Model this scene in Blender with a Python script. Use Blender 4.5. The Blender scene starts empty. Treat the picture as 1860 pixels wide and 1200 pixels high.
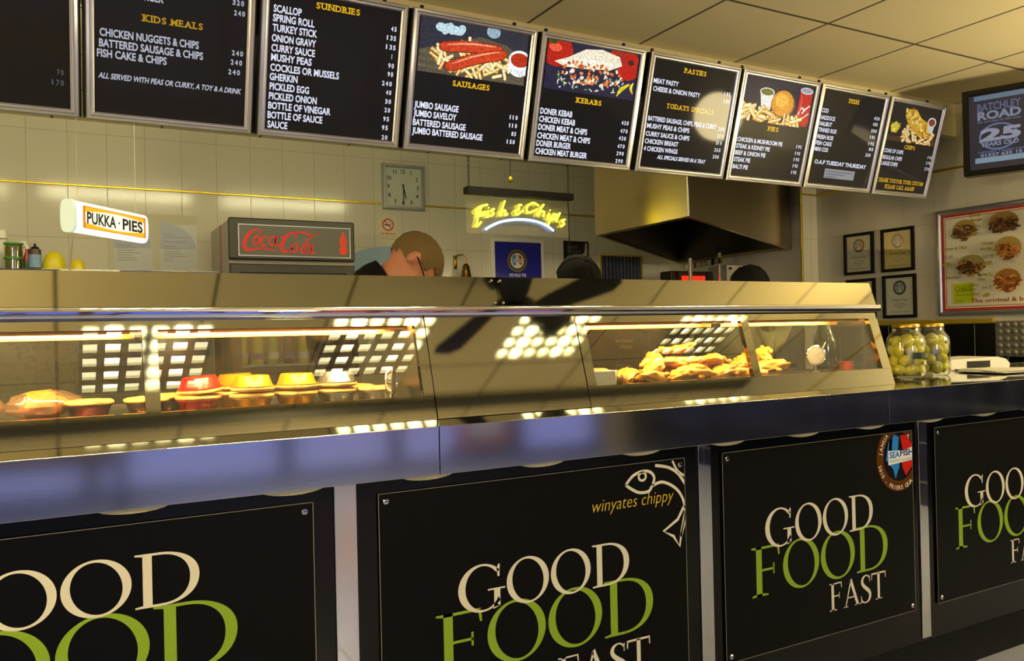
import bpy, bmesh, math, random
from mathutils import Vector, Matrix, Euler, noise
PI = math.pi
H = 1.15                      # camera height above the shop floor
scene = bpy.context.scene
C = bpy.data.collections.new('fish_and_chip_shop'); scene.collection.children.link(C)

# ---------------------------------------------------------------- camera
cam_d = bpy.data.cameras.new('camera'); cam = bpy.data.objects.new('camera', cam_d); C.objects.link(cam)
yaw, pit, rol = 0.506978, 0.0039926, -0.0222468
fw = Vector((math.sin(yaw)*math.cos(pit), math.cos(yaw)*math.cos(pit), math.sin(pit)))
rt = Vector((math.cos(yaw), -math.sin(yaw), 0)); up = rt.cross(fw)
r2 = math.cos(rol)*rt + math.sin(rol)*up; u2 = r2.cross(fw)
cam.matrix_world = Matrix(((r2.x, u2.x, -fw.x, 0), (r2.y, u2.y, -fw.y, 0), (r2.z, u2.z, -fw.z, H), (0, 0, 0, 1)))
cam_d.sensor_fit = 'HORIZONTAL'; cam_d.sensor_width = 36.0; cam_d.lens = 36.0*1492.7/1860.0
cam_d.clip_start = 0.05; cam_d.clip_end = 100
scene.camera = cam
# ---------------------------------------------------------------- world, exposure
w = bpy.data.worlds.new('dusk_sky'); scene.world = w; w.use_nodes = True
bg = w.node_tree.nodes['Background']; bg.inputs[0].default_value = (0.36, 0.40, 0.80, 1); bg.inputs[1].default_value = 2.0
vs = scene.view_settings; vs.view_transform = 'Standard'; vs.look = 'None'; vs.gamma = 1; vs.exposure = 0.0; vs.use_curve_mapping = False
scene.cycles.max_bounces = 10; scene.cycles.diffuse_bounces = 4; scene.cycles.glossy_bounces = 6
scene.cycles.transparent_max_bounces = 40; scene.cycles.transmission_bounces = 6
scene.cycles.use_denoising = True; scene.cycles.sample_clamp_indirect = 6.0
scene.cycles.caustics_reflective = False; scene.cycles.caustics_refractive = False
TUBE_COL = (1.0, 0.90, 0.52); TUBE_STR = 42.0; KITCHEN_FILL_STR = 64.0; FILL_GLOBE_STR = 84.0
HEAT_COL = (1.0, 0.70, 0.30); HEAT_STR = 300.0; HEAT_FISH = 190.0
MENU_STR = 1.0

# ---------------------------------------------------------------- helpers
def lin(h):
    h = h.lstrip('#'); o = []
    if len(h) == 3: h = h[0]*2+h[1]*2+h[2]*2
    for i in (0, 2, 4):
        v = int(h[i:i+2], 16)/255.0
        o.append(v/12.92 if v <= 0.04045 else ((v+0.055)/1.055)**2.4)
    return tuple(o)
def col4(c):
    if isinstance(c, str): c = lin(c)
    return (c[0], c[1], c[2], 1.0)
MATS = {}
def principled(name, color='#808080', rough=0.5, metal=0.0, bump=0.0, bscale=60.0, var=0.0, stretch=None, spec=0.5, emit=None, estr=0.0, coat=0.0, aniso=None):
    """procedural surface: noise-driven colour variation and bump"""
    if name in MATS: return MATS[name]
    m = bpy.data.materials.new(name); m.use_nodes = True; nt = m.node_tree; b = nt.nodes['Principled BSDF']
    c = col4(color); b.inputs['Base Color'].default_value = c
    b.inputs['Roughness'].default_value = rough; b.inputs['Metallic'].default_value = metal
    b.inputs['Specular IOR Level'].default_value = spec
    b.inputs['Coat Weight'].default_value = coat
    if aniso: b.inputs['Anisotropic'].default_value, b.inputs['Anisotropic Rotation'].default_value = aniso
    if emit is not None:
        b.inputs['Emission Color'].default_value = col4(emit); b.inputs['Emission Strength'].default_value = estr
    tc = nt.nodes.new('ShaderNodeTexCoord'); mp = nt.nodes.new('ShaderNodeMapping'); n = nt.nodes.new('ShaderNodeTexNoise')
    nt.links.new(tc.outputs['Object'], mp.inputs[0]); nt.links.new(mp.outputs[0], n.inputs['Vector'])
    n.inputs['Scale'].default_value = bscale; n.inputs['Detail'].default_value = 3
    if stretch: mp.inputs['Scale'].default_value = stretch
    if var > 0:
        mx = nt.nodes.new('ShaderNodeMix'); mx.data_type = 'RGBA'
        mx.inputs[6].default_value = tuple(max(0, x*(1-var)) for x in c[:3])+(1,)
        mx.inputs[7].default_value = tuple(min(1, x*(1+var)) for x in c[:3])+(1,)
        nt.links.new(n.outputs['Fac'], mx.inputs[0]); nt.links.new(mx.outputs[2], b.inputs['Base Color'])
    if bump > 0:
        bp = nt.nodes.new('ShaderNodeBump'); bp.inputs['Strength'].default_value = bump; bp.inputs['Distance'].default_value = 0.003
        nt.links.new(n.outputs['Fac'], bp.inputs['Height']); nt.links.new(bp.outputs[0], b.inputs['Normal'])
    MATS[name] = m; return m
def printed(name, rough=0.4, estr=0.0, spec=0.5, grain=0.0):
    """ink on a flat thing: the colours come from the mesh's colour attribute; estr > 0 = lit from behind"""
    if name in MATS: return MATS[name]
    m = bpy.data.materials.new(name); m.use_nodes = True; nt = m.node_tree; b = nt.nodes['Principled BSDF']
    a = nt.nodes.new('ShaderNodeAttribute'); a.attribute_name = 'ink'
    b.inputs['Roughness'].default_value = rough; b.inputs['Specular IOR Level'].default_value = spec
    src = a.outputs['Color']
    if grain > 0:                                  # fine mottling inside a printed photograph
        tc = nt.nodes.new('ShaderNodeTexCoord'); n = nt.nodes.new('ShaderNodeTexNoise'); n.inputs['Scale'].default_value = 130; n.inputs['Detail'].default_value = 4
        mr = nt.nodes.new('ShaderNodeMapRange'); mr.inputs[1].default_value = 0.3; mr.inputs[2].default_value = 0.7; mr.inputs[3].default_value = 1-grain; mr.inputs[4].default_value = 1+grain
        vm = nt.nodes.new('ShaderNodeVectorMath'); vm.operation = 'SCALE'
        nt.links.new(tc.outputs['Object'], n.inputs['Vector']); nt.links.new(n.outputs['Fac'], mr.inputs[0]); nt.links.new(a.outputs['Color'], vm.inputs[0]); nt.links.new(mr.outputs[0], vm.inputs['Scale']); src = vm.outputs[0]
    if estr > 0:
        b.inputs['Base Color'].default_value = (0.02, 0.02, 0.025, 1)
        nt.links.new(src, b.inputs['Emission Color']); b.inputs['Emission Strength'].default_value = estr
    else:
        nt.links.new(src, b.inputs['Base Color'])
    MATS[name] = m; return m
def emitter(name, color, strength):
    if name in MATS: return MATS[name]
    m = bpy.data.materials.new(name); m.use_nodes = True; nt = m.node_tree; nt.nodes.clear()
    o = nt.nodes.new('ShaderNodeOutputMaterial'); e = nt.nodes.new('ShaderNodeEmission')
    e.inputs[0].default_value = col4(color); e.inputs[1].default_value = strength
    nt.links.new(e.outputs[0], o.inputs[0]); MATS[name] = m; return m
def glass(name, tint='#ffffff', f0=0.045, rough=0.0, gloss_col=(1, 1, 1), haze=0.0, haze_col='#808080', spots=0.0):
    """thin clear sheet: what is behind shows through, reflections grow towards grazing angles"""
    if name in MATS: return MATS[name]
    m = bpy.data.materials.new(name); m.use_nodes = True; nt = m.node_tree; nt.nodes.clear()
    o = nt.nodes.new('ShaderNodeOutputMaterial'); t = nt.nodes.new('ShaderNodeBsdfTransparent'); g = nt.nodes.new('ShaderNodeBsdfGlossy')
    t.inputs[0].default_value = col4(tint); g.inputs['Roughness'].default_value = rough; g.inputs[0].default_value = gloss_col+(1,)
    lw = nt.nodes.new('ShaderNodeLayerWeight'); lw.inputs[0].default_value = 0.5
    p = nt.nodes.new('ShaderNodeMath'); p.operation = 'POWER'; p.inputs[1].default_value = 4.0
    ma = nt.nodes.new('ShaderNodeMath'); ma.operation = 'MULTIPLY_ADD'; ma.inputs[1].default_value = 1-f0; ma.inputs[2].default_value = f0
    mx = nt.nodes.new('ShaderNodeMixShader')
    nt.links.new(lw.outputs['Facing'], p.inputs[0]); nt.links.new(p.outputs[0], ma.inputs[0]); nt.links.new(ma.outputs[0], mx.inputs[0])
    base = t
    if haze > 0:
        d = nt.nodes.new('ShaderNodeBsdfDiffuse'); d.inputs[0].default_value = col4(haze_col); mh = nt.nodes.new('ShaderNodeMixShader')
        mh.inputs[0].default_value = haze
        if spots > 0:
            tc = nt.nodes.new('ShaderNodeTexCoord'); vo = nt.nodes.new('ShaderNodeTexNoise'); vo.inputs['Scale'].default_value = 90
            nt.links.new(tc.outputs['Object'], vo.inputs['Vector'])
            mr = nt.nodes.new('ShaderNodeMapRange'); mr.inputs[1].default_value = 0.5; mr.inputs[2].default_value = 0.75
            mr.inputs[3].default_value = haze; mr.inputs[4].default_value = min(1, haze+spots)
            nt.links.new(vo.outputs['Fac'], mr.inputs[0]); nt.links.new(mr.outputs[0], mh.inputs[0])
        nt.links.new(t.outputs[0], mh.inputs[1]); nt.links.new(d.outputs[0], mh.inputs[2]); base = mh
    nt.links.new(base.outputs[0], mx.inputs[1]); nt.links.new(g.outputs[0], mx.inputs[2]); nt.links.new(mx.outputs[0], o.inputs[0])
    MATS[name] = m; return m
def tiles(name, color, grout, bw, bh, mortar, plane, off=(0, 0), rough=0.12, var=0.03):
    m = bpy.data.materials.new(name); m.use_nodes = True; nt = m.node_tree; b = nt.nodes['Principled BSDF']
    tc = nt.nodes.new('ShaderNodeTexCoord'); sp = nt.nodes.new('ShaderNodeSeparateXYZ'); cb = nt.nodes.new('ShaderNodeCombineXYZ')
    nt.links.new(tc.outputs['Object'], sp.inputs[0])
    for k, ax in enumerate(plane):
        ad = nt.nodes.new('ShaderNodeMath'); ad.operation = 'SUBTRACT'; ad.inputs[1].default_value = off[k]-50*(bw if k == 0 else bh)
        nt.links.new(sp.outputs['xyz'.index(ax)], ad.inputs[0]); nt.links.new(ad.outputs[0], cb.inputs[k])
    br = nt.nodes.new('ShaderNodeTexBrick'); br.offset = 0; br.squash = 1
    c = col4(color)
    br.inputs['Color1'].default_value = c; br.inputs['Color2'].default_value = tuple(x*(1-var) for x in c[:3])+(1,)
    br.inputs['Mortar'].default_value = col4(grout); br.inputs['Scale'].default_value = 1
    br.inputs['Mortar Size'].default_value = mortar; br.inputs['Mortar Smooth'].default_value = 0.2
    br.inputs['Brick Width'].default_value = bw; br.inputs['Row Height'].default_value = bh
    nt.links.new(cb.outputs[0], br.inputs['Vector']); nt.links.new(br.outputs['Color'], b.inputs['Base Color'])
    mr = nt.nodes.new('ShaderNodeMapRange'); mr.inputs[3].default_value = rough; mr.inputs[4].default_value = 0.7
    nt.links.new(br.outputs['Fac'], mr.inputs[0]); nt.links.new(mr.outputs[0], b.inputs['Roughness'])
    bp = nt.nodes.new('ShaderNodeBump'); bp.invert = True; bp.inputs['Strength'].default_value = 0.3; bp.inputs['Distance'].default_value = 0.002
    nt.links.new(br.outputs['Fac'], bp.inputs['Height']); nt.links.new(bp.outputs[0], b.inputs['Normal'])
    MATS[name] = m; return m

class MB:
    def __init__(s): s.bm = bmesh.new(); s.bev = False
    def box(s, x0, x1, y0, y1, z0, z1, bev=0.0, seg=2):
        v = [s.bm.verts.new(p) for p in ((x0,y0,z0),(x1,y0,z0),(x1,y1,z0),(x0,y1,z0),(x0,y0,z1),(x1,y0,z1),(x1,y1,z1),(x0,y1,z1))]
        f = [s.bm.faces.new([v[i] for i in q]) for q in ((3,2,1,0),(4,5,6,7),(0,1,5,4),(1,2,6,5),(2,3,7,6),(3,0,4,7))]
        if bev > 0:
            s.bev = True; es = list({e for q in f for e in q.edges})
            bmesh.ops.bevel(s.bm, geom=es, offset=bev, segments=seg, affect='EDGES', profile=0.5)
        return s
    def prism(s, pts, ax, a, b):
        """polygon in the other two axes, extruded along ax from a to b"""
        def P(p, t):
            return {'x': (t, p[0], p[1]), 'y': (p[0], t, p[1]), 'z': (p[0], p[1], t)}[ax]
        A = [s.bm.verts.new(P(p, a)) for p in pts]; B = [s.bm.verts.new(P(p, b)) for p in pts]
        n = len(pts); s.bm.faces.new(A); s.bm.faces.new(B[::-1])
        for i in range(n): s.bm.faces.new([A[i], B[i], B[(i+1) % n], A[(i+1) % n]])
        return s
    def lathe(s, prof, c=(0, 0, 0), n=24, M=None):
        """(radius, height) profile turned about z through c"""
        rings = []
        for r, z in prof:
            ring = []
            for k in range(n if r > 1e-6 else 1):
                a = 2*PI*k/n; p = Vector((r*math.cos(a), r*math.sin(a), z))
                if M: p = M @ p
                ring.append(s.bm.verts.new(p+Vector(c)))
            rings.append(ring)
        for A, B in zip(rings, rings[1:]):
            for k in range(n):
                k2 = (k+1) % n
                if len(A) == 1 and len(B) == 1: continue
                if len(A) == 1: s.bm.faces.new([A[0], B[k2], B[k]])
                elif len(B) == 1: s.bm.faces.new([A[k], A[k2], B[0]])
                else: s.bm.faces.new([A[k], A[k2], B[k2], B[k]])
        if len(rings[0]) > 1: s.bm.faces.new(rings[0][::-1])
        if len(rings[-1]) > 1: s.bm.faces.new(rings[-1])
        return s
    def tube(s, pts, r, n=10, cap=True, closed=False):
        pts = [Vector(p) for p in pts]; m = len(pts)
        if not isinstance(r, (list, tuple)): r = [r]*m
        T = []
        for i in range(m):
            if closed: t = pts[(i+1) % m]-pts[i-1]
            else: t = pts[min(i+1, m-1)]-pts[max(i-1, 0)]
            T.append(t.normalized())
        nrm = Vector((0, 0, 1)) if abs(T[0].z) < 0.9 else Vector((1, 0, 0))
        nrm = (nrm-T[0]*nrm.dot(T[0])).normalized(); rings = []
        for i in range(m):
            nrm = (nrm-T[i]*nrm.dot(T[i]))
            nrm = nrm.normalized() if nrm.length > 1e-6 else T[i].orthogonal().normalized()
            b = T[i].cross(nrm)
            rings.append([s.bm.verts.new(pts[i]+r[i]*(math.cos(2*PI*k/n)*nrm+math.sin(2*PI*k/n)*b)) for k in range(n)])
        for i in range(m if closed else m-1):
            A, B = rings[i], rings[(i+1) % m]
            for k in range(n): s.bm.faces.new([A[k], A[(k+1) % n], B[(k+1) % n], B[k]])
        if cap and not closed: s.bm.faces.new(rings[0][::-1]); s.bm.faces.new(rings[-1])
        return s
    def ball(s, c, r, n=16, m=10, M=None, amp=0.0, freq=3.0, seed=0.0):
        if not isinstance(r, (list, tuple)): r = (r, r, r)
        rings = []
        for j in range(m+1):
            th = PI*j/m; ring = []
            for k in range(n if 0 < j < m else 1):
                a = 2*PI*k/n; d = Vector((math.sin(th)*math.cos(a), math.sin(th)*math.sin(a), math.cos(th)))
                q = 1.0
                if amp: q += amp*noise.fractal(d*freq+Vector((seed, seed*1.7, -seed)), 0.8, 2.2, 4)
                p = Vector((d.x*r[0]*q, d.y*r[1]*q, d.z*r[2]*q))
                if M: p = M @ p
                ring.append(s.bm.verts.new(p+Vector(c)))
            rings.append(ring)
        for A, B in zip(rings, rings[1:]):
            for k in range(n):
                k2 = (k+1) % n
                if len(A) == 1: s.bm.faces.new([A[0], B[k], B[k2]])
                elif len(B) == 1: s.bm.faces.new([A[k], B[0], A[k2]])
                else: s.bm.faces.new([A[k], B[k], B[k2], A[k2]])
        return s
    def build(s, name, mat, parent=None, smooth=True, ang=40, M=None, label=None):
        bmesh.ops.recalc_face_normals(s.bm, faces=s.bm.faces)
        if M: bmesh.ops.transform(s.bm, matrix=M, verts=s.bm.verts)
        me = bpy.data.meshes.new(name); s.bm.to_mesh(me); s.bm.free()
        if smooth:
            me.polygons.foreach_set('use_smooth', [True]*len(me.polygons)); me.set_sharp_from_angle(angle=math.radians(ang))
        o = bpy.data.objects.new(name, me); C.objects.link(o); me.materials.append(mat)
        if s.bev and smooth: wn = o.modifiers.new('weighted_normals', 'WEIGHTED_NORMAL'); wn.keep_sharp = True; wn.weight = 100
        if parent: o.parent = parent
        if label: o['label'] = label
        return o
def box(name, mat, b, parent=None, bev=0.0, label=None): return MB().box(*b, bev=bev).build(name, mat, parent, label=label)
def tag(o, label, cat, group=None):
    o['label'] = label; o['category'] = cat
    if group: o['group'] = group
    return o
def struct(o): o['kind'] = 'structure'; return o
def thing(name, label, cat, loc=(0, 0, 0), rot=(0, 0, 0), group=None):
    o = bpy.data.objects.new(name, None); C.objects.link(o); o.empty_display_size = 0.05
    o.location = loc; o.rotation_euler = rot; return tag(o, label, cat, group)
def copy_thing(o, label=None):
    c = o.copy(); C.objects.link(c)
    if label: c['label'] = label
    for ch in list(o.children):
        d = ch.copy(); C.objects.link(d); d.parent = c
        for g in list(ch.children):
            e = g.copy(); C.objects.link(e); e.parent = d
    return c

# ---- flat artwork (ink on real flat surfaces): u right, v up, w out of the surface
TXT = {}
def text_shape(s, bold=0.0):
    k = (s, bold)
    if k not in TXT:
        cu = bpy.data.curves.new('lettering', 'FONT'); cu.body = s; cu.size = 1.0; cu.offset = bold; cu.resolution_u = 3
        o = bpy.data.objects.new('lettering', cu); C.objects.link(o)
        me = bpy.data.meshes.new_from_object(o.evaluated_get(bpy.context.evaluated_depsgraph_get()))
        vs_ = [(v.co.x, v.co.y) for v in me.vertices]; fs = [tuple(p.vertices) for p in me.polygons]
        C.objects.unlink(o); bpy.data.objects.remove(o); bpy.data.curves.remove(cu); bpy.data.meshes.remove(me)
        TXT[k] = (vs_, fs)
    return TXT[k]
class Art:
    def __init__(s): s.v = []; s.f = []; s.c = []; s.lay = 0
    def up(s): s.lay += 1; return s
    def poly(s, pts, c):
        n = len(s.v); s.v += [(p[0], p[1], s.lay) for p in pts]; s.f.append(tuple(range(n, n+len(pts)))); s.c.append(col4(c)); return s
    def rect(s, u0, u1, v0, v1, c): return s.poly(((u0, v0), (u1, v0), (u1, v1), (u0, v1)), c)
    def ring(s, out, inn, c):
        m = len(out)
        for i in range(m): s.poly((out[i], out[(i+1) % m], inn[(i+1) % m], inn[i]), c)
        return s
    def ell(s, u, v, a, b, c, rot=0, n=24, clip=None):
        pts = [(u+a*math.cos(2*PI*k/n)*math.cos(rot)-b*math.sin(2*PI*k/n)*math.sin(rot), v+a*math.cos(2*PI*k/n)*math.sin(rot)+b*math.sin(2*PI*k/n)*math.cos(rot)) for k in range(n)]
        return s.poly(pts, c)
    def stroke(s, pts, wd, c, smooth=True, closed=False):
        if not isinstance(wd, (list, tuple)): wd = [wd]*len(pts)
        P = [(p[0], p[1], q) for p, q in zip(pts, wd)]
        if smooth and len(P) > 2:
            Q = []; n = len(P)
            for i in range(n if closed else n-1):
                p0, p1, p2, p3 = (P[i-1] if i > 0 or closed else P[0]), P[i], P[(i+1) % n], (P[(i+2) % n] if i+2 < n or closed else P[-1])
                for k in range(6):
                    t = k/6.0
                    Q.append(tuple(0.5*(2*b+(c_-a)*t+(2*a-5*b+4*c_-d)*t*t+(-a+3*b-3*c_+d)*t**3) for a, b, c_, d in zip(p0, p1, p2, p3)))
            if not closed: Q.append(P[-1])
            P = Q
        L, R = [], []; n = len(P)
        for i in range(n):
            a = P[i-1] if (i > 0 or closed) else P[i]; b = P[(i+1) % n] if (i < n-1 or closed) else P[i]
            dx, dy = b[0]-a[0], b[1]-a[1]; l = math.hypot(dx, dy) or 1; h = max(P[i][2], 0)/2
            L.append((P[i][0]-dy/l*h, P[i][1]+dx/l*h)); R.append((P[i][0]+dy/l*h, P[i][1]-dx/l*h))
        for i in range(n if closed else n-1):
            j = (i+1) % n; s.poly((R[i], R[j], L[j], L[i]), c)
        return s
    def text(s, t, u0, v0, u1, cap, c, bold=0.01, shear=0.0, center=False, squeeze=None):
        vs_, fs = text_shape(t, bold)
        if not vs_: return s
        x0 = min(p[0] for p in vs_); x1 = max(p[0] for p in vs_); sy = cap/0.72
        sx = (u1-u0)/(x1-x0) if u1 is not None else sy*(squeeze or 1.0)
        if center: u0 = u0-sx*(x1-x0)/2
        n = len(s.v); s.v += [(u0+(p[0]-x0)*sx+shear*p[1]*sy, v0+p[1]*sy, s.lay) for p in vs_]
        for f in fs: s.f.append(tuple(n+i for i in f)); s.c.append(col4(c))
        return s
    def slab(s, t, u0, v0, u1, cap, c):
        """bold slab-serif capitals"""
        S = {'K': ((.1, .86), (.1, .9)), 'I': ((.5,), (.5,)), 'D': ((.1,), (.1,)), 'M': ((), (.06, .94)), 'E': ((.1,), (.1,)), 'A': ((), (.06, .94)), 'L': ((.12,), (.12,)), 'N': ((.1, .9), (.1,)), 'U': ((.1, .9), ()), 'R': ((.1,), (.1, .92)), 'P': ((.12,), (.12,)), 'T': ((), (.5,)), 'H': ((.1, .9), (.1, .9)), 'F': ((.12,), (.12,)), 'Y': ((.08, .92), (.5,)), 'B': ((.1,), (.1,))}
        L = []; x = 0.0
        for ch in t:
            if ch == ' ': x += 0.34; continue
            vs_, fs = text_shape(ch, 0.026); a = min(p[0] for p in vs_); b = max(p[0] for p in vs_); L.append((ch, x-a, x, x+b-a)); x += b-a+0.13
        sx = (u1-u0)/(x-0.13); sy = cap/0.72
        for ch, o, a, b in L:
            vs_, fs = text_shape(ch, 0.026); n = len(s.v); s.v += [(u0+(p[0]+o)*sx, v0+p[1]*sy, s.lay) for p in vs_]
            for f in fs: s.f.append(tuple(n+i for i in f)); s.c.append(col4(c))
            for q, y in zip(S.get(ch, ((), ())), (cap-.13*cap, -.02*cap)):
                for f in q:
                    cx_ = u0+(a+(b-a)*f)*sx; h = .115*sx/0.72*0.9; s.rect(cx_-h*1.5, cx_+h*1.5, v0+y, v0+y+.15*cap, c)
        return s
    def arc_text(s, t, cu, cv, r, a0, da, cap, c, bold=0.015, inward=False, keep=None):
        for k, ch in enumerate(t):
            if ch == ' ': continue
            a = a0+da*k; vs_, fs = text_shape(ch, bold); sc = cap/0.72
            xm = (min(p[0] for p in vs_)+max(p[0] for p in vs_))/2
            rot = a+PI/2 if inward else a-PI/2; bu, bv = cu+r*math.cos(a), cv+r*math.sin(a)
            if keep and not keep(bu, bv): continue
            n = len(s.v)
            for p in vs_:
                x, y = (p[0]-xm)*sc, p[1]*sc
                s.v.append((bu+x*math.cos(rot)-y*math.sin(rot), bv+x*math.sin(rot)+y*math.cos(rot), s.lay))
            for f in fs: s.f.append(tuple(n+i for i in f)); s.c.append(col4(c))
        return s
    def build(s, name, mat, parent, w0=0.0, step=0.00025, label=None, clip=None):
        me = bpy.data.meshes.new(name); me.from_pydata([(x, y, w0+l*step) for x, y, l in s.v], [], s.f)
        bm = bmesh.new(); bm.from_mesh(me)
        lay = bm.faces.layers.int.new('k')
        bm.faces.ensure_lookup_table()
        for i, f in enumerate(bm.faces): f[lay] = i
        if clip:                                   # trim at the edge of the sheet
            u0, u1, v0, v1 = clip
            for co, no in (((u0, 0, 0), (-1, 0, 0)), ((u1, 0, 0), (1, 0, 0)), ((0, v0, 0), (0, -1, 0)), ((0, v1, 0), (0, 1, 0))):
                bmesh.ops.bisect_plane(bm, geom=bm.verts[:]+bm.edges[:]+bm.faces[:], plane_co=co, plane_no=no, clear_outer=True)
        bm.normal_update()
        for f in bm.faces:
            if f.normal.z < 0: f.normal_flip()
        bmesh.ops.triangulate(bm, faces=[f for f in bm.faces if len(f.verts) > 4])
        cols = [s.c[f[lay]] for f in bm.faces]
        bm.to_mesh(me); bm.free()
        a = me.color_attributes.new('ink', 'FLOAT_COLOR', 'CORNER'); data = []
        for p, c in zip(me.polygons, cols): data += list(c)*p.loop_total
        a.data.foreach_set('color', data)
        o = bpy.data.objects.new(name, me); C.objects.link(o); me.materials.append(mat); o.parent = parent
        if label: o['label'] = label
        return o

# ---- serif capitals for the big slogan (cap height 1)
def bez(p0, p1, p2, p3, n=12): return [tuple((1-t)**3*a+3*(1-t)**2*t*b+3*(1-t)*t*t*c+t**3*d for a, b, c, d in zip(p0, p1, p2, p3)) for t in [k/n for k in range(n+1)]]
def ellp(cu, cv, a, b, rot=0, a0=0, a1=2*PI, n=48, end=False):
    return [(cu+a*math.cos(t)*math.cos(rot)-b*math.sin(t)*math.sin(rot), cv+a*math.cos(t)*math.sin(rot)+b*math.sin(t)*math.cos(rot)) for t in [a0+(a1-a0)*k/(n if not end else n-1) for k in range(n)]]
def glyph(ch):
    """-> (list of polygons, list of (outer, inner) rings, advance)"""
    if ch == 'O': return [], [(ellp(.43, .5, .43, .52), ellp(.43, .5, .315, .475, .12))], .90
    if ch == 'D':
        o = [(.1, 0), (.30, 0)]+bez((.30, 0), (.66, 0), (.84, .22), (.84, .52))[1:]+bez((.84, .52), (.84, .82), (.62, 1), (.32, 1))[1:]+[(.1, 1)]
        i = [(.22, .045), (.34, .045)]+bez((.34, .045), (.58, .045), (.715, .22), (.715, .50))[1:]+bez((.715, .50), (.715, .78), (.56, .955), (.33, .955))[1:]+[(.22, .955)]
        return [((0, 0), (.1, 0), (.1, .05), (0, .03)), ((0, 1), (0, .97), (.1, .95), (.1, 1))], [(o, i)], .87
    if ch == 'G':
        a0, a1 = math.radians(38), math.radians(322)
        o = ellp(.45, .5, .45, .52, 0, a0, a1, 40, True); i = ellp(.47, .5, .335, .475, .04, a0+.03, a1+.10, 40, True)
        P = [(o[k], o[k+1], i[k+1], i[k]) for k in range(39)]
        P += [((.755, .70), (.79, .70), (.80, .97), (.77, .97), (.735, .88)), ((.68, .42), (.80, .42), (.80, .06), (.68, .04)), ((.56, .42), (.90, .42), (.90, .455), (.56, .455)), ((.66, .0), (.80, .06), (.68, .14))]
        return P, [], .93
    if ch == 'F':
        return [((.1, 0), (.225, 0), (.225, 1), (.1, 1)), ((0, 0), (.36, 0), (.36, .03), (.225, .055), (.1, .055), (0, .03)), ((0, 1), (0, .97), (.1, .95), (.62, .955), (.62, 1)), ((.62, 1), (.575, .955), (.60, .78), (.63, .78)),
                ((.225, .50), (.50, .50), (.50, .545), (.225, .545)), ((.475, .41), (.505, .41), (.505, .635), (.475, .635))], [], .70
    if ch == 'A':
        return [((.08, 0), (.13, 0), (.40, .88), (.37, 1.0)), ((.33, .93), (.43, 1.03), (.80, 0), (.67, 0)), ((.18, .31), (.60, .31), (.59, .355), (.19, .355)), ((0, 0), (.23, 0), (.23, .03), (0, .03)), ((.56, 0), (.90, 0), (.90, .03), (.56, .03))], [], .90
    if ch == 'T':
        return [((.31, 0), (.435, 0), (.435, 1), (.31, 1)), ((.2, 0), (.55, 0), (.55, .03), (.2, .03)), ((0, .955), (.75, .955), (.76, 1.02), (-.01, 1.02)), ((-.01, 1.02), (.03, .955), (.02, .77), (-.015, .77)), ((.76, 1.02), (.72, .955), (.73, .77), (.765, .77))], [], .80
    if ch == 'S':
        P = [(.47, .80, .02), (.45, .90, .05), (.37, .98, .05), (.26, 1.0, .05), (.13, .93, .09), (.08, .79, .12), (.13, .66, .13), (.27, .53, .14), (.43, .40, .14), (.49, .24, .12), (.43, .08, .09), (.28, .0, .05), (.14, .02, .05), (.06, .10, .05), (.03, .24, .02)]
        A = Art(); A.stroke([(p[0], p[1]) for p in P], [p[2] for p in P], '#fff')
        return [tuple((A.v[i][0], A.v[i][1]) for i in f) for f in A.f]+[((.455, .74), (.49, .74), (.49, .99), (.46, .97)), ((.0, .27), (.04, .27), (.05, .02), (.01, .01))], [], .58
def serif_word(art, word, u0, u1, v0, cap, c):
    adv = sum(glyph(ch)[2] for ch in word)-0.04; sx = (u1-u0)/adv; x = 0
    for ch in word:
        P, Rr, a = glyph(ch); m = lambda p: (u0+(x+p[0])*sx, v0+p[1]*cap)
        for q in P: art.poly([m(p) for p in q], c)
        for o, i in Rr: art.ring([m(p) for p in o], [m(p) for p in i], c)
        x += a
RX = PI/2        # turns a flat local (u, v, w) frame upright, facing the customers
# ================================================================ materials
STEEL = principled('brushed_steel', '#a8a491', 0.035, 1.0, bump=0.003, bscale=40, var=0.03, stretch=(0.6, 12, 30))
STEEL_SOFT = principled('satin_steel', '#b5b1a2', 0.30, 1.0, bump=0.04, bscale=30, var=0.04, stretch=(1, 10, 10))
STEEL_FASCIA = principled('polished_fascia_steel', '#c9cbd0', 0.10, 1.0, bump=0.005, bscale=30, var=0.02, stretch=(0.5, 10, 20))
CHROME = principled('chrome', '#dcdce0', 0.04, 1.0)
FRAME_AL = principled('aluminium_frame', '#c3c5d0', 0.28, 0.85, bump=0.02, bscale=200, stretch=(1, 1, 1))
BLACK_GLOSS = principled('black_gloss_laminate', '#070708', 0.15, spec=0.3, var=0.2, bscale=20)
BLACK_MATT = principled('black_paint', '#08080a', 0.6, spec=0.25, var=0.2, bscale=40)
PANEL_BLACK = principled('printed_black_panel', '#060607', 0.4, spec=0.12, var=0.1, bscale=10)
GOLD = principled('gold_trim', '#d2b830', 0.25, 0.6, var=0.1, bscale=90)
BRASS = principled('brass', '#8a7030', 0.3, 1.0, var=0.2, bscale=60)
WHITE_PL = principled('white_plastic', '#e6e4da', 0.35, var=0.03, bscale=30)
GREY_PL = principled('grey_plastic', '#8c8d88', 0.4, var=0.06, bscale=40)
PAPER = principled('paper', '#dcd9cc', 0.7, var=0.04, bscale=30)
INK = printed('printed_ink', 0.35)
INK_GLOSS = printed('gloss_printed_ink', 0.12)
PANE = glass('clear_glass', '#fdfefd', 0.035)
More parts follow.
